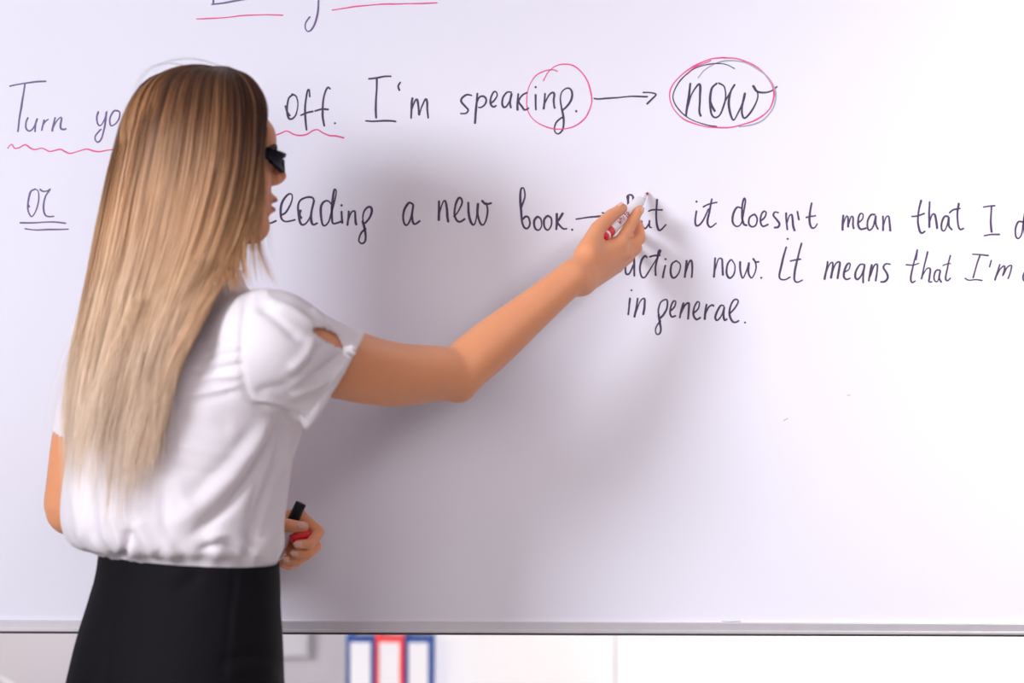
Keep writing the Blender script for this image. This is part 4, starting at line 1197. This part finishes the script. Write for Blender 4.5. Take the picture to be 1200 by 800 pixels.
for nm, arr in (('along', al_v), ('strand', st_v)):
    a = ho.data.attributes.new(nm, 'FLOAT', 'POINT')
    a.data.foreach_set('value', arr.astype(np.float32))

# ------------------------------------------------------------------ markers
p0, p1 = W(704.5, 279.5, 3.527), W(758.5, 225.5, BY - .0012)
ax = p1 - p0; L = np.linalg.norm(ax); ax /= L
pen = thing('marker', 'white and red marker in the raised right hand, tip on the board', 'marker', tuple(p0))
r = .0088
lathe('end_plug', p0, ax, [(-.001, .0040), (0, .0064), (.0015, .0080), (.004, .0086), (.010, .0086), (.0105, .008)], M['pen_red'], pen)
lathe('barrel', p0, ax, [(.0103, .0078), (.0106, r), (.014, r), (L - .036, r), (L - .033, .0082), (L - .029, .0068)], M['pen_white'], pen)
lathe('band', p0, ax, [(.0150, r + .0001), (.0155, r + .0003), (.030, r + .0003), (.0305, r + .0001)], M['pen_red'], pen)
lathe('collar', p0, ax, [(L - .029, .0064), (L - .020, .0056), (L - .012, .0036), (L - .010, .0030)], M['pen_white'], pen)
lathe('tip', p0, ax, [(L - .011, .0026), (L - .006, .0024), (L - .001, .0016), (L, .0008)], M['pen_nib'], pen)
# printed lettering along the barrel, wrapped on the side that shows
def barrel_print():
    a, u, v = frame_from(ax)
    view = -p0 / np.linalg.norm(p0); view = np.array([0, -1.0, 0.05])
    cx = view - a * (view @ a); cx /= np.linalg.norm(cx); sy = np.cross(a, cx)
    glyphs = []
    rs = np.random.default_rng(3)
    letters = {
        'w': [[(0, 1), (.25, 0), (.5, .8), (.75, 0), (1, 1)]], 'h': [[(0, 1.7), (0, 0)], [(0, .6), (.4, 1), (.8, .6), (.8, 0)]],
        'i': [[(0, 1), (0, 0)], [(0, 1.4), (0, 1.5)]], 't': [[(.3, 1.5), (.3, .2), (.7, 0)], [(0, 1), (.7, 1)]],
        'e': [[(0, .5), (.8, .5), (.6, 1), (.1, .9), (0, .3), (.4, 0), (.8, .2)]]}
    x = .050
    VV = []; FC = []
    for ch in 'white':
        for st in letters[ch]:
            q = catmull(np.array(st, float), 12)
            for row, w_ in ((q, .00075),):
                tgq = np.gradient(row, axis=0); tgq /= np.linalg.norm(tgq, axis=1)[:, None] + 1e-9
                b0 = len(VV)
                for pnt, tt_ in zip(row, tgq):
                    for sg in (-1, 1):
                        lx = x + pnt[0] * .0066 + sg * -tt_[1] * w_
                        ly = -.0052 + pnt[1] * .0062 + sg * tt_[0] * w_
                        an = ly / r
                        VV.append(p0 + a * lx + (r + .00012) * (math.cos(an) * cx - math.sin(an) * sy))
                for i in range(len(row) - 1):
                    FC.append((b0 + 2 * i, b0 + 2 * i + 1, b0 + 2 * i + 3, b0 + 2 * i + 2))
        x += .0094 if ch not in 'it' else .0068
    o = mesh_np('lettering', VV, FC, M['pen_print'], pen)
    s = o.modifiers.new('print', 'SOLIDIFY'); s.thickness = .0002; s.offset = 0
barrel_print()

q0, q1 = W(353.5, 590, 3.508), W(333, 634, 3.512)
ax2 = q1 - q0; ax2 /= np.linalg.norm(ax2)
mk = thing('marker', "black capped marker in the woman's lowered left hand", 'marker', tuple(q0))
lathe('cap', q0, ax2, [(0, .0055), (.0002, .0074), (.0012, .0080), (.040, .0086)], M['pen_black'], mk)
lathe('cap_top', q0 - ax2 * .0003, ax2, [(0, .0048), (.0005, .0050)], M['plastic_dark'], mk)
lathe('barrel', q0, ax2, [(.0402, .0078), (.041, .0082), (.120, .0082), (.124, .006)], M['pen_white'], mk)
c0, c1 = W(342, 632, 3.500), W(366, 625, 3.516)
ax3 = c1 - c0; ax3 /= np.linalg.norm(ax3)
lathe_cap = lathe('marker_cover', c0, ax3, [(0, .006), (.001, .0062), (.030, .0070), (.0305, .0058), (.010, .0056)], M['pen_red'])
tag(lathe_cap, "red marker cap held under the left thumb", 'marker cap')

# photo levels a hair off true: the camera leans very slightly
cam.rotation_euler = (math.radians(90), ROLL, 0)
